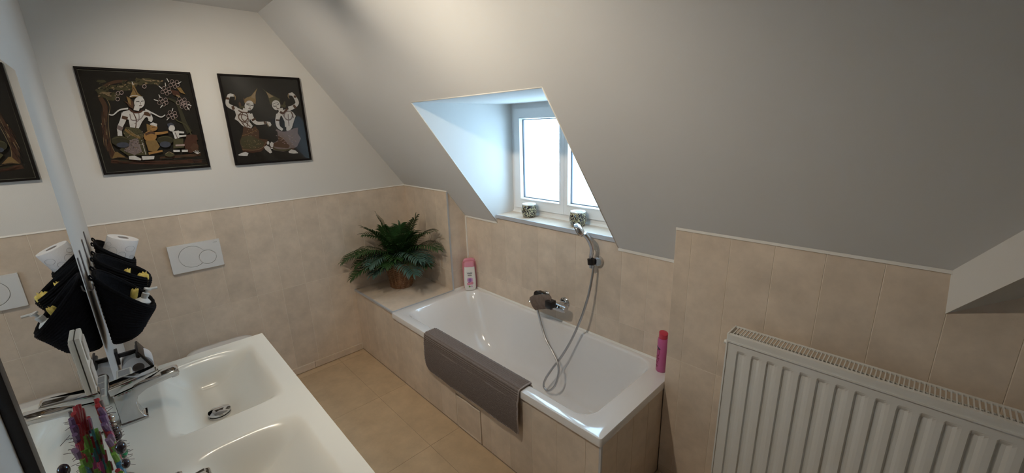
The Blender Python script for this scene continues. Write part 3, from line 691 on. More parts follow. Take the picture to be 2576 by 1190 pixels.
mb.box((RX0+.006, RY0+.010, RZ0+.02), (RX1-.006, RY0+.014, RZ1-.03))
mb.build('front_panel', RADW, rad)
MB().box((RX0+.006, RY1, RZ0+.02), (RX1-.006, RY1+.006, RZ1-.03)).build('rear_panel', RADW, rad)
mb = MB()
for (a, b2, c, d) in ((RY0-.006, RZ1-.030, RY0+.004, RZ1-.024), (RY0-.004, RZ1-.024, RY0+.004, RZ1-.013), (RY0-.005, RZ1-.013, RY0+.004, RZ1)): mb.box((RX0+.004, a, b2), (RX1-.004, c, d))
mb.build('top_rail', RADW, rad)
for xx in (RX0, RX1-.006): MB().box((xx, RY0-.004, RZ0), (xx+.006, RY1+.006, RZ1+.002)).build('side_panel', RADW, rad, bevel=.002)
gr = MB().box((RX0+.004, RY0+.004, RZ1-.004), (RX1-.004, RY0+.010, RZ1)).box((RX0+.004, RY1-.005, RZ1-.004), (RX1-.004, RY1+.006, RZ1)).build('grille', RADW, rad)
slm = None; k = 0; x = RX0+.016
while x < RX1-.012:
    if slm is None:
        s_ = MB().box((-.0015, RY0+.010, -.004), (.0015, RY1-.005, 0)).build('slat', RADW, gr, org=(0, 0, 0)); slm = s_.data; s_.location = Vector((x, 0, RZ1))-ORG[gr.name]
    else:
        s_ = bpy.data.objects.new('slat', slm); COL.objects.link(s_); s_.parent = gr; s_.location = Vector((x, 0, RZ1))-ORG[gr.name]
    x += .0106
MB().box((RX0+.016, RY0+.020, RZ0+.05), (RX1-.016, RY1-.010, RZ1-.25)).build('convector', RADW, rad)
for xx in (RX0+.10, RX1-.10): MB().box((xx, RY1+.006, RZ0+.1), (xx+.03, -B_-.004, RZ1-.1)).build('bracket', RADW, rad)
MB().lathe([(0, 0), (.008, 0), (.008, .012), (0, .012)], (RX0, RY0+.02, RZ1-.045), 12, ax=(-1, 0, 0), cap0=False, cap1=False).build('vent_screw', RADW, rad, shade=True)
for xx in (RX0+.06, RX1-.06): MB().tube([(xx, RY1-.03, RZ0+.02), (xx, RY1-.03, 0.0)], .008, 8).build('pipe', RADW, rad)

# ------------------------------------------------------------------ vanity
van = thing('vanity_cabinet', ((VX0+VX1)/2, -1.72, .30), 'white wall hung vanity cabinet under the double washbasin', 'cabinet')
MB().box((VX0+.01, -D_+.002, .32), (VX1-.01, VY-.03, VH-.125)).build('body', WOODW, van)
for i in range(2):
    for j in range(2):
        x0 = VX0+.012+i*(VX1-VX0-.02)/2; z0 = .325+j*.245
        dr = MB().box((x0, VY-.0298, z0), (x0+(VX1-VX0-.03)/2, VY-.012, z0+.238)).build('drawer', WOODW, van, bevel=.002)
        MB().box((x0+.2, VY-.0119, z0+.20), (x0+.38, VY-.004, z0+.212)).build('handle', CHROME, dr, bevel=.002)
bas = thing('double_washbasin', ((VX0+VX1)/2, -D_, VH-.02), 'glossy white double washbasin top with two rectangular bowls below the mirror', 'washbasin')
BW = [(1.082, 1.575), (1.690, 2.180)]; BY0, BY1 = -1.838, -1.535
def sdrr(x, y, x0, x1, y0, y1, r):
    cx, cy = (x0+x1)/2, (y0+y1)/2; qx, qy = abs(x-cx)-(x1-x0)/2+r, abs(y-cy)-(y1-y0)/2+r
    return -(math.hypot(max(qx, 0), max(qy, 0))+min(max(qx, qy), 0)-r)
def bz(x, y):
    z = VH
    for a, b2 in BW:
        if a < x < b2 and BY0 < y < BY1:
            sx = smooth01(min((x-a)/.085, (b2-x)/.060)); s0 = smooth01((y-BY0)/.115); s1 = smooth01((BY1-y)/.150)
            z -= .098*min(sx, 1)*(s0*s1)**.8
    return z
NX, NY = 240, 96; rows = []
for j in range(NY+1):
    y = -D_+.002+(VY+D_-.002)*j/NY
    rows.append([Vector((VX0+(VX1-VX0)*i/NX, y, bz(VX0+(VX1-VX0)*i/NX, y))) for i in range(NX+1)])
mb = MB().grid(rows)
for edge in (rows[0], rows[-1], [r[0] for r in rows], [r[-1] for r in rows]): mb.grid([edge, [Vector((p.x, p.y, VH-.02)) for p in edge]], smooth=False)
mb.build('basin_top', BASINW, bas, shade=True)
for k, (a, b2) in enumerate(BW):
    c = Vector(((a+b2)/2, -1.705, 0)); 
    if k == 0: c = hit(552, 1034, 2, .757)
    c.z = bz(c.x, c.y)
    dp = MB().lathe([(0, -.004), (.030, -.004), (.0325, .002), (.0325, .008), (.026, .008), (.024, .012), (.0335, .014), (.032, .019), (.018, .0225), (0, .0235)], c, 32, cap0=False, cap1=False).build('drain_plug', CHROME, bas, shade=True)
def faucet(x, lab):
    y0 = -1.934; z = VH+.0005
    f = thing('basin_mixer', (x, y0+.027, z), lab, 'mixer tap', 'chrome mixer taps on the washbasin')
    wd = .048
    pr = [(0, 0), (.058, 0), (.058, .006), (.052, .012), (.046, .035), (.045, .058), (.052, .078), (.075, .092), (.150, .104), (.158, .110), (.156, .118), (.145, .122), (.060, .112), (.050, .109), (.0, .101)]
    MB().prism([(x-wd/2, y0+a, z+b2) for a, b2 in pr], (wd, 0, 0)).build('body', CHROME, f, bevel=.007, bseg=3)
    lv = [(-.004, .104), (.045, .112), (.052, .118), (.110, .135), (.112, .139), (.105, .142), (-.002, .130), (-.005, .124)]
    MB().prism([(x-wd/2, y0+a, z+b2) for a, b2 in lv], (wd, 0, 0)).build('lever', CHROME, f, bevel=.003)
    MB().lathe([(0, 0), (.011, 0), (.011, .010), (0, .010)], (x, y0+.145, z+.094), 16, cap0=False, cap1=False).build('aerator', CHROME, f, shade=True)
    MB().box((x-.029, y0-.003, z), (x+.029, y0+.062, z+.006)).build('base_ring', CHROME, f, bevel=.002)
faucet(1.365, 'chrome single lever basin mixer beside the toothpaste carton')
faucet(1.957, 'chrome single lever basin mixer at the bowl farther from the toilet')

# ------------------------------------------------------------------ mirror
MX0, MX1, MZ0, MZ1 = 1.022, 2.222, VH+.004, 1.8725
mir = thing('wall_mirror', ((MX0+MX1)/2, -D_, MZ0), 'large frameless wall mirror with black end strip above the washbasin', 'mirror')
MB().box((MX0, -D_+.0005, MZ0), (MX1, -D_+.004, MZ1)).build('glass', MIRR, mir)
MB().box((MX1, -D_+.0005, MZ0), (MX1+.020, -D_+.012, MZ1)).build('edge_strip', BLACKM, mir, bevel=.001)
MF = -D_+.004
# double socket on the mirror
so = thing('double_socket', (1.56, MF, 1.064), 'cream double wall socket mounted on the mirror', 'socket')
MB().box((1.522, MF+.0006, 1.066), (1.602, MF+.010, 1.216)).build('plate', SOCK, so, bevel=.003)
for z in (1.105, 1.177):
    ins = MB().box((1.536, MF+.0102, z-.026), (1.588, MF+.013, z+.026)).build('socket_insert', SOCK2, so, bevel=.002)
# toothpaste carton lying behind the tap
cb = Vector((1.135, -1.915, VH+.0005))
ct = thing('toothpaste_carton', cb, 'small white carton with grey printed text lying behind the basin tap', 'carton')
MB().box(cb+Vector((-.085, -.020, 0)), cb+Vector((.085, .020, .036))).build('box', CARTON, ct, bevel=.0015, bseg=1)
for x0, x1 in ((-.075, -.028), (-.022, .022), (.028, .072)):
    MB().box(cb+Vector((x0, -.015, .0361)), cb+Vector((x1, .015, .0364))).build('printed_text', INK, ct)
    MB().box(cb+Vector((x0, -.0204, .006)), cb+Vector((x1, -.0201, .030))).build('printed_text', INK, ct)

# ------------------------------------------------------------------ beaded jewellery hanging on the mirror
JX, JY, JT = 1.735, -1.923, 1.105
jw = thing('bead_hanging', (JX, JY, VH), 'colourful hanging bunch of beads and jewellery in front of the mirror', 'beads')
MB().box((JX-.020, JY-.002, VH+.0005), (JX+.020, JY+.002, VH+.012)).tube([(JX, JY, VH+.005), (JX, JY, JT)], .003, 6).build('stand', ROD, jw)
BC = {n_: flat('bead_'+n_, c_, .3, noise=.25, nscale=80) for n_, c_ in dict(red=(.42, .03, .04), green=(.18, .38, .05), blue=(.05, .20, .34), teal=(.05, .22, .22), purple=(.16, .08, .20), pink=(.42, .06, .17), brown=(.14, .06, .04)).items()}
DARKB = flat('bead_dark', (.012, .006, .022), .08, coat=.6, noise=.3); PEARL = flat('bead_pearl', (.75, .72, .66), .2, noise=.05); EMER = flat('bead_green', (.01, .35, .12), .15, noise=.1); SILV = flat('bead_silver', (.6, .58, .55), .25, metal=.8, noise=.1)
rnd = random.Random(11)
for k in range(130):
    t = rnd.random()**.9; z = JT-.01-.225*t; hw = .030+.080*min(1, t*2.0)
    s = rnd.uniform(-1, 1); x = JX+s*hw; yy = JY+(x-JX)*.092-.002-rnd.random()*.005
    if t < .28: c = 'red' if s < .45 else 'purple'
    elif t < .55: c = rnd.choice(['green', 'teal', 'red', 'pink', 'purple']) if abs(s) > .4 else rnd.choice(['green', 'green', 'red'])
    else: c = 'blue' if s > .2 else rnd.choice(['pink', 'teal', 'brown', 'green', 'red'])
    d = Vector((s*.8+rnd.uniform(-.3, .3), rnd.uniform(-.08, .03), .9)).normalized()
    ln = rnd.uniform(.010, .017)
    MB().lathe([(0, -ln), (.0050, -ln), (.0052, 0), (.0046, ln), (0, ln)], (x, yy, max(z, VH+.03)), 7, ax=d, cap0=False, cap1=False).build('bead', BC[c], jw, shade=True)
for dx, dz, r, m_ in ((.115, .20, .012, DARKB), (.125, .165, .009, DARKB), (-.115, .105, .012, DARKB), (-.09, .135, .011, DARKB), (-.10, .085, .010, DARKB), (-.115, .070, .011, PEARL), (-.12, .050, .012, EMER), (-.03, .20, .008, SILV), (-.05, .175, .008, SILV), (-.11, .030, .009, SILV), (-.06, .06, .008, SILV)):
    MB().sphere((JX+dx, JY+dx*.092+.007, VH+dz), r, 12, 8, sc=(1, .8, 1.15)).build('drop_bead', m_, jw)
mb = MB()
for k in range(46):
    z = VH+.03+.22*rnd.random(); x = JX+rnd.uniform(-.06, .04); p = Vector((x, JY+(x-JX)*.092+.002, z))
    mb.tube([p, p+Vector((rnd.uniform(-.02, .02), rnd.uniform(.006, .022), rnd.uniform(-.012, .010)))], .0007, 4)
mb.build('wires', ROD, jw)['kind'] = 'stuff'

# ------------------------------------------------------------------ wall hooks and knitted baskets beside the mirror
hk = None
for x, lab in ((.36, 'thin grey metal wall hook at the knitted basket holding the toilet roll'), (.56, 'thin grey metal wall hook at the knitted basket with yellow packets'), (.79, 'thin grey metal wall hook between the yellow packet and pump bottle baskets'), (.930, 'thin grey metal wall hook next to the mirror edge')):
    h_ = thing('wall_hook', (x, -D_, 1.20), lab, 'hook', 'metal hooks behind the black knitted baskets')
    z0, z1 = 1.155, 1.275
    MB().box((x-.006, -D_+.0005, z0), (x+.006, -D_+.004, z1)).build('bar', ROD, h_, bevel=.001, bseg=1)
    MB().tube(spline([(x, -D_+.003, z0+.002), (x, -D_+.010, z0-.003), (x, -D_+.017, z0+.003), (x, -D_+.018, z0+.020)], 6), .0024, 6).build('prong', ROD, h_, shade=True)
def basket(xc, hw, dep, zb, zf, h, lab, ribs=17):
    yb = -D_+.020; b_ = thing('knitted_basket', (xc, yb+dep/2, zb-h), lab, 'basket', 'black knitted hanging baskets')
    n_ = 44; ni = 120; outer = []
    def ringpt(t, off, j, i):
        a = 2*math.pi*j/n_
        tap = 1-.10*t if t < .72 else (1-.072)*math.sqrt(max(0, 1-((t-.72)/.28)**2.4))*.95+.03; dtap = tap*(1-.42*t**1.5)
        pw = lambda q: math.copysign(abs(q)**.75, q)
        sx, sy = pw(math.sin(a)), -pw(math.cos(a))
        rib = .0032*abs(math.sin(t*ribs*math.pi))+.0012*math.sin(j*math.pi*.9+i)
        hx, hy = max(.004, hw*tap+off+rib), max(.004, dep/2*dtap+off+rib)
        yc = yb+dep/2*dtap
        y = max(yc+sy*hy, -D_+.012)
        f = min(1, max(0, (y-yb)/dep)); z = zb+(zf-zb)*f*(1-t)-h*t
        return Vector((xc+sx*hx, y, z))
    rs = [[ringpt(i/ni*.999, 0, j, i) for j in range(n_)] for i in range(ni+1)]
    inn = [[ringpt(i/ni*.999, -.009, j, i) for j in range(n_)] for i in range(0, 90, 6)]
    inn.reverse()
    MB().rings(inn+rs, 0, True, True, True, True).build('knit_body', KNIT, b_)
    rim = MB(); rim.tube([ringpt(0, -.003, j, 0)+Vector((0, 0, .001)) for j in range(n_+1)], .005, 6, caps=False); rim.build('rim', KNIT, b_)
    for dx in (-hw*.6, hw*.6): MB().tube(spline([(xc+dx, yb+.002, zb-.010), (xc+dx, yb-.006, zb-.004), (xc+dx, yb-.004, zb+.008), (xc+dx, yb+.004, zb-.006)], 5), .003, 6).build('loop', KNIT, b_)
    return b_
basket(.295, .105, .122, 1.212, 1.098, .28, 'black knitted hanging basket holding an upright toilet roll')
basket(.555, .110, .158, 1.198, 1.062, .29, 'black knitted hanging basket filled with yellow wrapped packets')
basket(.845, .122, .145, 1.195, 1.025, .285, 'black knitted hanging basket with a pale pump bottle by mirror')
# toilet roll standing in the far basket
tr_c = Vector((.290, -1.850, 1.163)); tax = Vector((.05, .42, 1)).normalized()
tr = thing('toilet_roll', tr_c-tax*.05, 'white patterned toilet roll standing in a black knitted basket', 'toilet roll')
MB().lathe([(.020, -.054), (.056, -.054), (.057, -.050), (.057, .048), (.056, .052), (.020, .052)], tr_c, 36, ax=tax, cap0=False, cap1=False).build('paper', PAPER, tr, shade=True)
MB().lathe([(.0195, .051), (.0195, -.05), (.0, -.03)], tr_c, 24, ax=tax, cap0=False, cap1=False).build('core', CARD, tr, shade=True)
q = Z_.rotation_difference(tax); mb = MB()
for cz, ca, rx, rz in ((-.012, -.5, .018, .024), (-.02, .15, .014, .016), (.012, .6, .020, .014), (-.005, -1.3, .016, .020), (.02, -.9, .012, .01), (-.03, .9, .012, .010)):
    pts = []
    for j in range(21):
        t = 2*math.pi*j/20; aa = ca+rx/.057*math.cos(t); pts.append(tr_c+q @ Vector((.0573*math.cos(aa), .0573*math.sin(aa), cz+rz*math.sin(t))))
    mb.tube(pts, .0006, 4, caps=False)
mb.build('embossed_pattern', PAPERG, tr)
# yellow packets
for k, (x, y, z, sx, sy, sz, lab) in enumerate(((.60, -1.806, 1.060, .030, .018, .036, 'crinkled yellow packet at the front edge of the middle knitted basket'), (.575, -1.850, 1.086, .018, .010, .034, 'slim yellow packet deeper inside the middle knitted basket'), (.82, -1.842, 1.062, .016, .010, .030, 'yellow packet beside the pale pump bottle in knitted basket'))):
    c = Vector((x, y, z)); mb = blob(c, (sx, 0, 0), (0, sy, 0), (0, .01, sz), n=14, wob=.30, seed=20+k)
    ob = tag(mb.build('yellow_packet', YELLOW, org=c), lab, 'packet')
# pump bottle
c = Vector((.845, -1.826, 1.030)); ax = Vector((.05, .50, 1)).normalized()
pbt = thing('pump_bottle', c, 'translucent pale pump bottle leaning out of the black knitted basket', 'bottle')
MB().lathe([(0, -.05), (.024, -.05), (.026, -.045), (.026, .018), (.014, .028), (.011, .030), (.011, .038), (0, .038)], c, 18, ax=ax, cap0=False, cap1=False).build('body', CLEARP, pbt, shade=True)
MB().lathe([(0, .0385), (.012, .0385), (.012, .050), (.005, .052), (.005, .062), (.012, .064), (.012, .070), (0, .070)], c, 14, ax=ax, cap0=False, cap1=False).tube([c+ax*.067, c+ax*.066+Vector((0, .030, -.002))], .005, 6).build('pump', CLEARP, pbt, shade=True)

# ------------------------------------------------------------------ toilet roll holder
tx, tz = .66, .775
th = thing('toilet_roll_holder', (tx, -D_, tz), 'black toilet roll holder with angled cover flap on white wall strip', 'roll holder')
MB().box((tx-.022, -D_+.0005, tz-.030), (tx+.022, -D_+.010, tz+.030)).build('wall_plate', BLACKM, th, bevel=.002)
MB().box((tx-.008, -D_+.010, tz-.006), (tx+.008, -D_+.078, tz+.010)).build('arm', BLACKM, th, bevel=.002)
MB().tube([(tx-.065, -D_+.070, tz), (tx+.065, -D_+.070, tz)], .008, 10).tube([(tx+.0, -D_+.070, tz), (tx+.0, -D_+.070, tz-.045)], .006, 8).build('bar', BLACKM, th)
fl_ = [(.066, .020), (.074, .022), (.108, -.058), (.100, -.064)]
MB().prism([(tx-.068, -D_+a, tz+b2) for a, b2 in fl_], (.136, 0, 0)).build('cover_flap', BLACKM, th, bevel=.003)
rc = Vector((tx, -D_+.060, tz-.055))
hr = thing('toilet_roll', rc, 'white toilet roll hanging in the black holder on the wall strip', 'toilet roll')
MB().lathe([(.020, -.05), (.050, -.05), (.051, -.046), (.051, .046), (.050, .05), (.020, .05)], rc, 32, ax=(1, 0, 0), cap0=False, cap1=False).build('paper', PAPER, hr, shade=True)
MB().lathe([(.0195, .049), (.0195, -.049)], rc, 20, ax=(1, 0, 0), cap0=False, cap1=False).build('core', CARD, hr, shade=True)

# ------------------------------------------------------------------ toilet and flush plate
TY = -1.545
tl = thing('toilet', (.27, TY, .10), 'white wall hung toilet with closed lid beside the washbasin', 'toilet')
def egg(z, sc, x0=.0, L=.53, w2=.355, n_=40):
    r = []
    for j in range(n_):
        t = 2*math.pi*j/n_; c_, s_ = math.cos(t), math.sin(t); pw = lambda q, e: math.copysign(abs(q)**e, q)
        xx = (.5+.5*pw(c_, .60 if c_ < 0 else .9)); yy = pw(s_, .34 if c_ < 0 else .85)
        r.append(Vector((x0+L*(.5+(xx-.5)*sc), TY+w2/2*yy*sc, z)))
    return r
MB().rings([egg(.10, .50), egg(.14, .62), egg(.22, .78), egg(.32, .92), egg(.385, .98), egg(.395, .97)], 0, True, True, True, True).build('bowl', CERAM, tl, shade=True)
MB().rings([egg(.3955, .985, .035, .50, .365), egg(.400, 1, .035, .50, .365), egg(.412, 1, .035, .50, .365), egg(.4135, .99, .035, .50, .365)], 0, True, True, True, True).build('seat', CERAM, tl, shade=True)
MB().rings([egg(.414, .99, .035, .50, .365), egg(.418, 1, .035, .50, .37), egg(.434, .995, .035, .50, .37), egg(.440, .96, .035, .50, .37), egg(.443, .85, .035, .50, .37)], 0, True, True, True, True).build('lid', CERAM, tl, shade=True)
for s in (-1, 1): MB().lathe([(0, 0), (.010, 0), (.010, .022), (0, .023)], (.052, TY+s*.09, .414), 12, cap0=False, cap1=False).build('hinge', CHROME, tl, shade=True)
FX = .0056
fp = thing('flush_plate', (FX, -1.550, .908), 'white flush plate with two round overlapping buttons on the tiled wall', 'flush plate')
c1, c2 = Vector((-1.570, .9925)), Vector((-1.499, .975)); R1, R2 = .0635, .0425
MB().box((FX, -1.6727, .9076), (FX+.005, -1.4267, 1.0716)).build('base', CERAM, fp)
def cross2(d, far):          # where a ray from c1 meets the small circle
    m_ = c2-c1; b_ = d.dot(m_); q_ = b_*b_-m_.dot(m_)+R2*R2
    return None if q_ < 0 or b_ < 0 else b_+(math.sqrt(q_) if far else -math.sqrt(q_))
NT = 160; outer, inner, big = [], [], []
for j_ in range(NT):
    d = Vector((math.cos(2*math.pi*j_/NT), math.sin(2*math.pi*j_/NT)))
    te = min(((-1.4267-c1.x) if d.x > 0 else (-1.6727-c1.x))/d.x if abs(d.x) > 1e-9 else 9, ((1.0716-c1.y) if d.y > 0 else (.9076-c1.y))/d.y if abs(d.y) > 1e-9 else 9)
    outer.append(c1+d*te); f_ = cross2(d, True); n_ = cross2(d, False)
    inner.append(c1+d*max(R1, f_ or 0)); big.append(c1+d*min(R1-.0022, n_ if n_ else 9))
def ringx(pts, x): return [Vector((x, p.x, p.y)) for p in pts]
MB().rings([ringx(outer, FX+.005), ringx(outer, FX+.012), ringx(inner, FX+.012), ringx(inner, FX+.005)], smooth=False).build('plate', CERAM, fp)
MB().prism(ringx(big, FX+.0052), (.0070, 0, 0)).build('large_button', CERAM, fp)
MB().prism([Vector((FX+.0052, c2.x+(R2-.0022)*math.cos(2*math.pi*j_/48), c2.y+(R2-.0022)*math.sin(2*math.pi*j_/48))) for j_ in range(48)], (.0073, 0, 0)).build('small_button', CERAM, fp)
GAP = flat('plate_print', (.16, .17, .20), .6, noise=.1)
text('GEBERIT', .0055, GAP, fp, (FX+.0122, -1.450, 1.0555), facing((1, 0, 0)))

# ------------------------------------------------------------------ framed pictures
PC = {n_: flat('print_'+n_, c_, .7, spec=.2, noise=.22, nscale=70) for n_, c_ in dict(ground=(.012, .011, .009), white=(.50, .49, .48), gold=(.19, .12, .045), brown=(.075, .038, .022), olive=(.062, .056, .027), dolive=(.035, .032, .018), mauve=(.17, .135, .135), orange=(.28, .15, .05), rust=(.062, .026, .016), pink=(.33, .25, .24), blue=(.05, .055, .075), line=(.13, .13, .10), dark=(.02, .018, .018), tan=(.22, .16, .09)).items()}
PN = list(PC); PM = [PC[n_] for n_ in PN]
class Art:
    def __init__(s, x0, cx, cy, sc): s.mb = MB(); s.x = x0; s.cx, s.cy, s.sc = cx, cy, sc; s.k = 0
    def pt(s, p): h = hit(s.cx+p[0]*s.sc, s.cy+p[1]*s.sc, 0, .008); return Vector((s.x+s.k*.00004, h.y, h.z))
    def poly(s, c, pts): s.k += 1; s.mb.add([s.pt(p) for p in pts], [tuple(range(len(pts)))], PN.index(c))
    def ell(s, c, x, y, rx, ry, rot=0, n_=18, wob=0):
        a = math.radians(rot); ps = []
        for j in range(n_):
            t = 2*math.pi*j/n_; k = 1+wob*math.sin(5*t+x)+wob*.6*math.sin(9*t+y); u, v = rx*k*math.cos(t), ry*k*math.sin(t); ps.append((x+u*math.cos(a)-v*math.sin(a), y+u*math.sin(a)+v*math.cos(a)))
        s.poly(c, ps)
    def line(s, c, pts, w0, w1=None, n_=6):
        w1 = w0 if w1 is None else w1; q = [Vector((a, b_, 0)) for a, b_ in pts]; q = spline(q, n_) if len(q) > 2 else q
        L, Rr = [], []
        for i, p in enumerate(q):
            t = (q[min(i+1, len(q)-1)]-q[max(i-1, 0)]).normalized(); nn_ = Vector((-t.y, t.x, 0)); ww = w0+(w1-w0)*i/(len(q)-1)
            L.append(p+nn_*ww/2); Rr.append(p-nn_*ww/2)
        s.k += 1; vs_ = [s.pt((p.x, p.y)) for p in L]+[s.pt((p.x, p.y)) for p in Rr]; n2 = len(q)
        s.mb.add(vs_, [(i, i+1, n2+i+1, n2+i) for i in range(n2-1)], PN.index(c))
    def ring(s, c, x, y, r, w): s.line(c, [(x+r*math.cos(2*math.pi*j/8), y+r*math.sin(2*math.pi*j/8)) for j in range(9)], w, n_=2)
def frame(rect, lab):
    y0, y1, z0, z1 = rect; f = thing('framed_picture', (0, (y0+y1)/2, z0), lab, 'picture', 'black framed temple style paintings')
    fw_ = .010; d = .020
    MB().box((.0015, y0, z0), (d, y0+fw_, z1)).box((.0015, y1-fw_, z0), (d, y1, z1)).box((.0015, y0+fw_, z0), (d, y1-fw_, z0+fw_)).box((.0015, y0+fw_, z1-fw_), (d, y1-fw_, z1)).build('frame', FRAMEB, f)
    MB().box((.002, y0+fw_, z0+fw_), (.008, y1-fw_, z1-fw_)).build('backing', PC['ground'], f)
    MB().box((.0135, y0+fw_, z0+fw_), (.015, y1-fw_, z1-fw_)).build('glass', PGLASS, f)
    return f
f1 = frame((-1.8382, -1.3912, 1.4923, 2.0063), 'larger black framed painting of archer with two small figures, nearer the mirror')
a = Art(.0082, 150, 140, .26885)
a.line('line', [(160, 130), (1205, 178)], 5); a.line('line', [(1205, 178), (1390, 1020)], 5); a.line('line', [(1390, 1020), (440, 1095)], 5); a.line('line', [(440, 1095), (160, 130)], 5)
a.line('rust', [(480, 990), (900, 1000), (1330, 985)], 34); a.line('brown', [(940, 960), (1320, 925)], 26)
a.line('brown', [(510, 950), (440, 800), (420, 640), (425, 480), (380, 380), (420, 290), (520, 245), (640, 240)], 62, 22); a.line('tan', [(540, 940), (480, 820), (455, 600), (470, 470), (410, 340), (470, 265)], 5)
a.line('rust', [(505, 940), (430, 760), (405, 620)], 34, 20)
a.poly('gold', [(540, 900), (640, 965), (560, 950), (490, 965), (520, 900)])
for x, y, rx, ry in ((470, 370, 100, 30), (400, 330, 60, 40), (560, 300, 90, 26), (660, 270, 70, 32), (820, 240, 110, 28), (900, 250, 60, 22), (760, 250, 60, 26), (480, 400, 50, 20), (620, 310, 60, 18), (390, 240, 46, 14)): a.ell('olive', x, y, rx, ry, 3, 22, .12)
for x, y, rx, ry in ((440, 350, 60, 10), (680, 262, 50, 9), (840, 232, 60, 8), (590, 292, 50, 8)): a.ell('tan', x, y, rx, ry, 4, 16, .2)
ra = random.Random(8)
for k in range(150):
    cx, cy, rx, ry = ra.choice(((470, 370, 105, 34), (400, 320, 60, 60), (560, 300, 95, 30), (660, 270, 75, 34), (820, 240, 115, 30), (900, 250, 60, 24)))
    x = cx+rx*ra.uniform(-1, 1); y = cy+ry*ra.uniform(-1, 1); a.ell(ra.choice(('olive', 'dolive', 'tan', 'olive', 'ground')), x, y, ra.uniform(6, 16), ra.uniform(4, 9), ra.uniform(-40, 40), 7, .2)
for k in range(40):
    t = ra.random(); x = 415+ra.uniform(-30, 40)+60*max(0, t-.6)*2; y = 440+480*t; a.line(ra.choice(('rust', 'brown', 'dark', 'tan', 'dark')), [(x, y), (x+ra.uniform(-6, 12), y+ra.uniform(30, 80))], ra.uniform(3, 8), 2)
for k in range(40):
    x = ra.uniform(480, 1330); y = ra.uniform(940, 1010); a.line(ra.choice(('brown', 'dark', 'rust', 'dolive')), [(x, y), (x+ra.uniform(30, 120), y-ra.uniform(-3, 8))], ra.uniform(4, 10), 2)
for x, y in ((545, 355), (578, 347), (542, 408), (792, 290)): a.ring('pink', x, y, 17, 6)
a.line('dolive', [(1215, 720), (1170, 640), (1135, 540), (1090, 440), (1010, 400)], 52, 16); a.line('olive', [(1230, 740), (1180, 650), (1100, 610), (1075, 580)], 10)
a.ell('rust', 1225, 820, 62, 85, 0, 20, .10); a.ell('brown', 1262, 860, 38, 40, 0, 14, .08); a.ell('rust', 1250, 770, 40, 34, 0, 14, .1)
for cx, cy in ((1065, 265), (990, 330), (960, 430), (1135, 430), (1045, 555), (1170, 465)):
    for dx, dy in ((0, 0), (30, -16), (-28, 12), (14, 26), (-16, -22), (36, 12)): a.ring('pink', cx+dx, cy+dy, 17, 3.6)
for p, q_ in (((1000, 215), (1020, 250)), ((1135, 245), (1105, 265)), ((925, 285), (955, 310)), ((985, 255), (990, 290)), ((880, 412), (920, 425)), ((925, 365), (940, 395)), ((940, 490), (960, 465)), ((1230, 470), (1195, 455)), ((1212, 510), (1190, 485)), ((1058, 492), (1050, 520)), ((1000, 605), (1020, 580))): a.line('white', [p, q_], 6, 9)
a.poly('rust', [(1035, 320), (1110, 335), (1130, 395), (1060, 370)]); a.poly('gold', [(1090, 300), (1130, 300), (1175, 365), (1125, 345)]); a.poly('tan', [(1085, 365), (1125, 380), (1120, 395), (1090, 380)])
# archer
a.poly('gold', [(675, 250), (690, 270), (730, 350), (770, 385), (650, 395), (680, 330)]); a.poly('white', [(672, 245), (682, 248), (692, 275), (683, 280)]); a.line('brown', [(685, 300), (705, 330), (720, 365)], 7); a.line('white', [(655, 385), (700, 375), (780, 390)], 6)
a.poly('brown', [(600, 425), (640, 440), (620, 385), (660, 400), (690, 440), (690, 500), (650, 480), (635, 455)]); a.poly('gold', [(625, 380), (660, 405), (670, 470), (645, 450)])
a.ell('white', 745, 440, 50, 55, 5); a.poly('white', [(700, 470), (750, 485), (740, 520), (690, 510)]); a.line('dark', [(715, 432), (745, 430)], 6); a.line('dark', [(760, 430), (785, 425)], 6); a.line('brown', [(752, 435), (758, 460)], 4); a.line('rust', [(742, 470), (768, 468)], 6)
a.poly('white', [(590, 525), (650, 510), (720, 530), (830, 510), (860, 560), (800, 580), (770, 620), (740, 680), (660, 680), (645, 600), (590, 580)])
a.line('white', [(610, 540), (590, 610), (560, 680), (565, 730), (575, 780)], 62, 30); a.line('brown', [(582, 575), (635, 590)], 30); a.line('mauve', [(540, 668), (588, 690)], 38); a.poly('white', [(540, 720), (575, 730), (600, 785), (580, 780), (565, 795), (545, 770)])
a.line('white', [(820, 540), (850, 590), (840, 615)], 48, 34); a.line('rust', [(790, 545), (850, 560)], 24); a.ell('brown', 815, 545, 30, 18, 20)
a.line('white', [(460, 550), (500, 555), (560, 510), (640, 495)], 9, 16); a.line('white', [(800, 505), (880, 545), (945, 575), (985, 555)], 14, 8)
a.line('rust', [(650, 500), (690, 530), (750, 530), (775, 510)], 16); a.line('mauve', [(655, 545), (670, 600), (715, 605), (760, 590), (785, 550)], 8); a.line('rust', [(690, 540), (715, 600), (710, 680)], 9); a.line('mauve', [(740, 540), (740, 600), (700, 640)], 7)
a.poly('olive', [(620, 665), (740, 680), (790, 740), (770, 790), (820, 930), (640, 935), (560, 880), (640, 800), (590, 720)]); a.poly('mauve', [(650, 790), (730, 770), (770, 900), (700, 930), (600, 890)]); a.line('gold', [(610, 690), (680, 740), (760, 770)], 22); a.line('tan', [(640, 690), (700, 735), (750, 760)], 6); a.line('olive', [(770, 790), (800, 900), (810, 925)], 24); a.line('white', [(765, 790), (790, 870), (805, 925)], 4)
for k in range(150):
    x = ra.uniform(600, 790); y = ra.uniform(700, 920); a.ell(ra.choice(('tan', 'dark', 'olive', 'pink')), x, y, 4, 3, 0, 6)
a.ell('dolive', 570, 800, 85, 50, 5); a.ell('blue', 590, 835, 60, 25, 0); a.line('olive', [(490, 780), (570, 760), (650, 785)], 10)
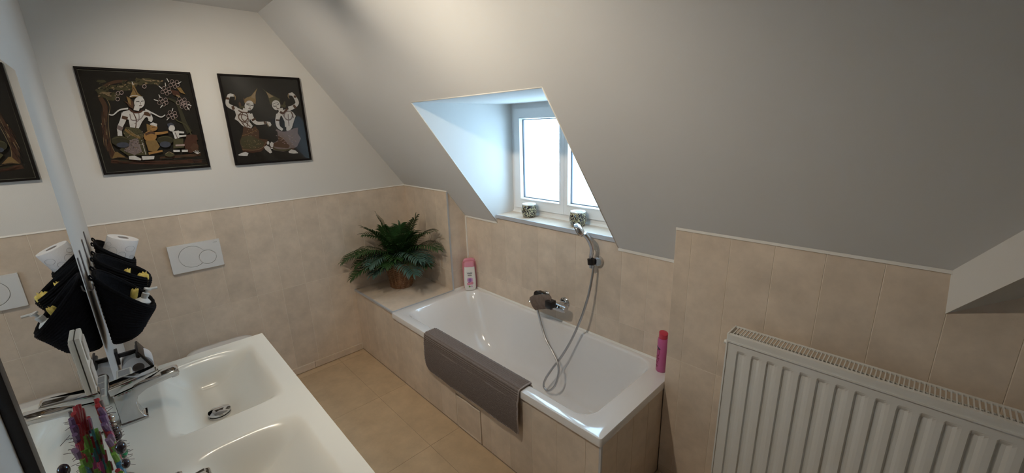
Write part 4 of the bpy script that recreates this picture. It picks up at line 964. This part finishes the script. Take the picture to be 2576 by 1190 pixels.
a.poly('white', [(645, 940), (700, 935), (765, 965), (755, 978), (650, 970)]); a.poly('white', [(765, 940), (885, 938), (880, 968), (775, 975)])
# orange figure
a.ell('orange', 875, 675, 38, 30, 0); a.poly('white', [(840, 640), (870, 625), (910, 640), (905, 665), (850, 650)]); a.poly('gold', [(810, 640), (845, 650), (850, 720), (815, 700)]); a.ell('orange', 845, 755, 60, 52, 0); a.line('brown', [(800, 740), (850, 720), (900, 730)], 22)
a.line('orange', [(890, 730), (950, 725), (1010, 715)], 28, 18); a.line('orange', [(800, 760), (830, 800), (870, 790)], 26, 18); a.poly('gold', [(800, 800), (900, 790), (935, 850), (900, 900), (830, 890)]); a.line('orange', [(830, 915), (960, 890)], 24, 16); a.line('dark', [(860, 672), (895, 668)], 5)
a.ell('dolive', 985, 790, 78, 40, 0); a.ell('blue', 985, 830, 52, 28, 0); a.line('olive', [(920, 770), (985, 755), (1050, 775)], 8)
# small white figure
a.ell('white', 1045, 680, 30, 30, 20); a.poly('blue', [(1000, 640), (1040, 625), (1075, 655), (1030, 650), (1015, 680)]); a.poly('white', [(1050, 710), (1110, 700), (1115, 770), (1075, 780)]); a.line('white', [(1090, 715), (1160, 720)], 24, 16); a.line('white', [(1110, 755), (1180, 748)], 20, 14); a.line('mauve', [(1075, 720), (1100, 775)], 8)
a.poly('olive', [(1060, 780), (1150, 775), (1160, 860), (1060, 870)]); a.line('pink', [(1080, 840), (1165, 835)], 16); a.poly('white', [(1058, 880), (1120, 882), (1120, 900), (1062, 902)]); a.poly('white', [(1138, 880), (1195, 880), (1195, 900), (1140, 902)])
for dx, dy in ((-35, -20), (-18, -30), (0, -34), (18, -28), (30, -12)): a.line('white', [(1285, 918), (1280+dx, 915+dy)], 8, 3)
a.ell('olive', 1025, 925, 46, 20, 0); a.line('tan', [(985, 920), (1020, 900), (1060, 920)], 5)
a.mb.build('print', PM, f1)
f2 = frame((-1.2669, -.8306, 1.4918, 2.0078), 'smaller black framed painting of two facing temple dancers, nearer the slope')
a = Art(.0082, 520, 160, .22692)
# left dancer
a.poly('gold', [(562, 272), (548, 310), (540, 350), (545, 410), (540, 450), (500, 425), (420, 440), (412, 400), (440, 378), (490, 360), (530, 310)]); a.poly('tan', [(545, 300), (535, 390), (490, 375), (520, 330)]); a.poly('brown', [(405, 375), (418, 385), (420, 420), (405, 410)]); a.ell('brown', 368, 455, 14, 30, -10); a.poly('olive', [(360, 470), (420, 470), (420, 500), (365, 495)])
a.poly('white', [(405, 490), (460, 505), (450, 545), (395, 525)]); a.ell('white', 470, 465, 50, 56, 18); a.line('dark', [(440, 452), (475, 462)], 9); a.line('dark', [(492, 465), (518, 462)], 8); a.line('brown', [(488, 455), (478, 488), (488, 495)], 4); a.line('rust', [(462, 498), (490, 505)], 8); a.line('dark', [(435, 440), (478, 446)], 4)
a.poly('white', [(310, 520), (330, 485), (400, 515), (470, 545), (490, 560), (470, 640), (510, 690), (490, 720), (430, 712), (385, 680), (350, 640), (310, 615), (325, 570)])
a.line('white', [(330, 505), (270, 480), (230, 450), (230, 400), (250, 345)], 48, 34); a.line('brown', [(285, 470), (300, 510)], 30); a.line('brown', [(212, 385), (250, 390)], 24); a.poly('white', [(230, 345), (260, 330), (310, 345), (300, 365), (245, 365)]); a.line('tan', [(298, 345), (318, 375), (312, 405)], 16, 5)
a.line('white', [(480, 560), (510, 620), (560, 660), (660, 655)], 50, 30); a.line('brown', [(500, 630), (540, 610)], 24); a.line('brown', [(640, 640), (650, 670)], 22); a.poly('white', [(665, 640), (705, 650), (718, 680), (700, 700), (675, 675)]); a.line('tan', [(672, 665), (685, 705)], 10, 5)
a.ring('brown', 405, 590, 52, 10); a.line('brown', [(350, 520), (400, 540), (470, 545)], 12); a.line('brown', [(345, 570), (420, 570), (460, 610), (445, 700)], 9); a.line('brown', [(370, 620), (410, 680), (440, 712)], 9); a.line('brown', [(400, 540), (385, 600), (430, 650), (485, 705)], 9); a.line('brown', [(395, 660), (450, 640)], 8)
a.poly('brown', [(405, 695), (500, 720), (535, 690), (578, 745), (582, 830), (680, 845), (660, 920), (600, 975), (510, 990), (400, 975), (365, 870), (400, 770)]); a.poly('olive', [(385, 820), (480, 790), (575, 840), (640, 870), (620, 920), (520, 950), (400, 940), (370, 880)]); a.line('gold', [(390, 800), (470, 775), (560, 730)], 6); a.line('tan', [(395, 950), (520, 960), (620, 930), (660, 860)], 5); a.line('rust', [(405, 968), (520, 978), (620, 945), (672, 855)], 12)
rnd = random.Random(3)
for k in range(40): a.ell('tan', rnd.uniform(395, 600), rnd.uniform(845, 935), 4, 4, 0, 6)
for k in range(12): a.ell('tan', rnd.uniform(420, 560), rnd.uniform(725, 800), 5, 5, 0, 6)
a.poly('white', [(345, 1012), (385, 990), (430, 980), (462, 992), (450, 1025), (360, 1022)]); a.poly('white', [(632, 925), (662, 905), (695, 925), (725, 985), (700, 995), (650, 955)]); a.ell('white', 678, 880, 14, 20, 0)
# right dancer
a.poly('olive', [(605, 268), (640, 295), (690, 330), (760, 365), (805, 395), (815, 450), (770, 410), (725, 430), (705, 460), (690, 410), (665, 330)]); a.poly('tan', [(655, 310), (740, 365), (690, 385)]); a.poly('olive', [(795, 375), (808, 390), (805, 420)]); a.ell('olive', 858, 445, 12, 28, 15); a.poly('olive', [(815, 455), (880, 460), (870, 490), (820, 480)])
a.poly('white', [(790, 500), (840, 490), (850, 530), (800, 545)]); a.ell('white', 768, 460, 46, 56, -18); a.line('dark', [(735, 470), (765, 475)], 9); a.line('dark', [(780, 455), (800, 445)], 8); a.line('brown', [(765, 455), (775, 490), (785, 492)], 4); a.line('rust', [(775, 502), (800, 498)], 8); a.line('dark', [(728, 450), (790, 428)], 4)
a.poly('white', [(775, 560), (800, 530), (890, 500), (955, 540), (985, 580), (970, 620), (945, 700), (900, 715), (865, 700), (860, 640), (830, 580)])
a.line('white', [(905, 500), (960, 480), (1000, 440), (985, 390), (955, 345)], 48, 30); a.line('brown', [(960, 460), (985, 495)], 26); a.line('brown', [(962, 365), (990, 370)], 24); a.poly('white', [(905, 330), (945, 318), (968, 340), (950, 358), (905, 352)]); a.line('tan', [(908, 335), (900, 365), (915, 392)], 16, 5)
a.line('white', [(795, 560), (780, 640), (795, 700), (840, 735)], 54, 26); a.line('brown', [(765, 625), (805, 630)], 18); a.poly('white', [(880, 700), (940, 680), (945, 710), (905, 755), (880, 740)])
a.line('rust', [(810, 535), (850, 550), (890, 500)], 26); a.ring('mauve', 905, 575, 48, 9); a.line('mauve', [(840, 560), (880, 620), (930, 620), (950, 560)], 9); a.line('mauve', [(900, 560), (905, 640), (910, 690)], 9); a.line('brown', [(930, 530), (960, 600)], 8)
a.poly('mauve', [(780, 745), (880, 760), (960, 720), (1010, 715), (1005, 770), (1042, 830), (1000, 920), (940, 950), (850, 975), (740, 960), (712, 895), (790, 850)]); a.poly('brown', [(790, 800), (840, 830), (920, 915), (900, 940), (740, 920), (735, 885), (790, 860)]); a.line('mauve', [(765, 735), (850, 765), (940, 740)], 20); a.line('olive', [(720, 910), (760, 950), (860, 960), (940, 945)], 18); a.poly('mauve', [(950, 720), (1010, 710), (985, 770)])
for k in range(36):
    x = rnd.uniform(760, 980); y = rnd.uniform(790, 920); a.line('pink' if k % 2 else 'tan', [(x, y), (x+14, y+3)], 4)
a.poly('white', [(902, 975), (935, 950), (985, 965), (1012, 992), (960, 998), (910, 990)]); a.line('brown', [(930, 940), (965, 948)], 10); a.poly('white', [(695, 890), (715, 865), (738, 880), (730, 945), (708, 945)]); a.line('rust', [(690, 900), (712, 930), (735, 925)], 7)
a.mb.build('print', PM, f2)

# ------------------------------------------------------------------ ceiling spotlight bar (above the frame)
lb = thing('ceiling_spotlight', (1.45, LAMP_Y, ZC), 'white ceiling bar with three small spotlight heads above the washbasin', 'lamp')
MB().box((.95, LAMP_Y-.03, ZC-.025), (1.95, LAMP_Y+.03, ZC-.0005)).build('bar', PVC, lb, bevel=.004)
for k, (x, aim, watts, cone, bl, col) in enumerate(HEADS):
    p = Vector((x, LAMP_Y, LAMP_Z)); d = (Vector(aim)-p).normalized()
    hd = MB().lathe([(.0, -.045), (.018, -.045), (.030, -.02), (.032, .020), (.030, .020), (.027, .0), (0, -.004)], p, 20, ax=d, cap0=False, cap1=False).tube([p-d*.03, Vector((x, LAMP_Y, ZC-.02))], .006, 8).build('head', PVC, lb, shade=True)
    MB().lathe([(0, .004), (.024, .004), (.024, .006), (0, .006)], p, 16, ax=d, cap0=False, cap1=False).build('bulb', EMIT, hd)
    ln_ = 'ceiling_spot_%s_offscreen' % ('left', 'middle', 'right')[k]; L = bpy.data.lights.new(ln_, 'SPOT'); L.energy = watts; L.color = col; L.spot_size = math.radians(cone); L.spot_blend = bl; L.shadow_soft_size = .022
    lo = bpy.data.objects.new(ln_, L); COL.objects.link(lo); lo.location = p+d*.028
    lo.rotation_euler = d.to_track_quat('-Z', 'Y').to_euler()
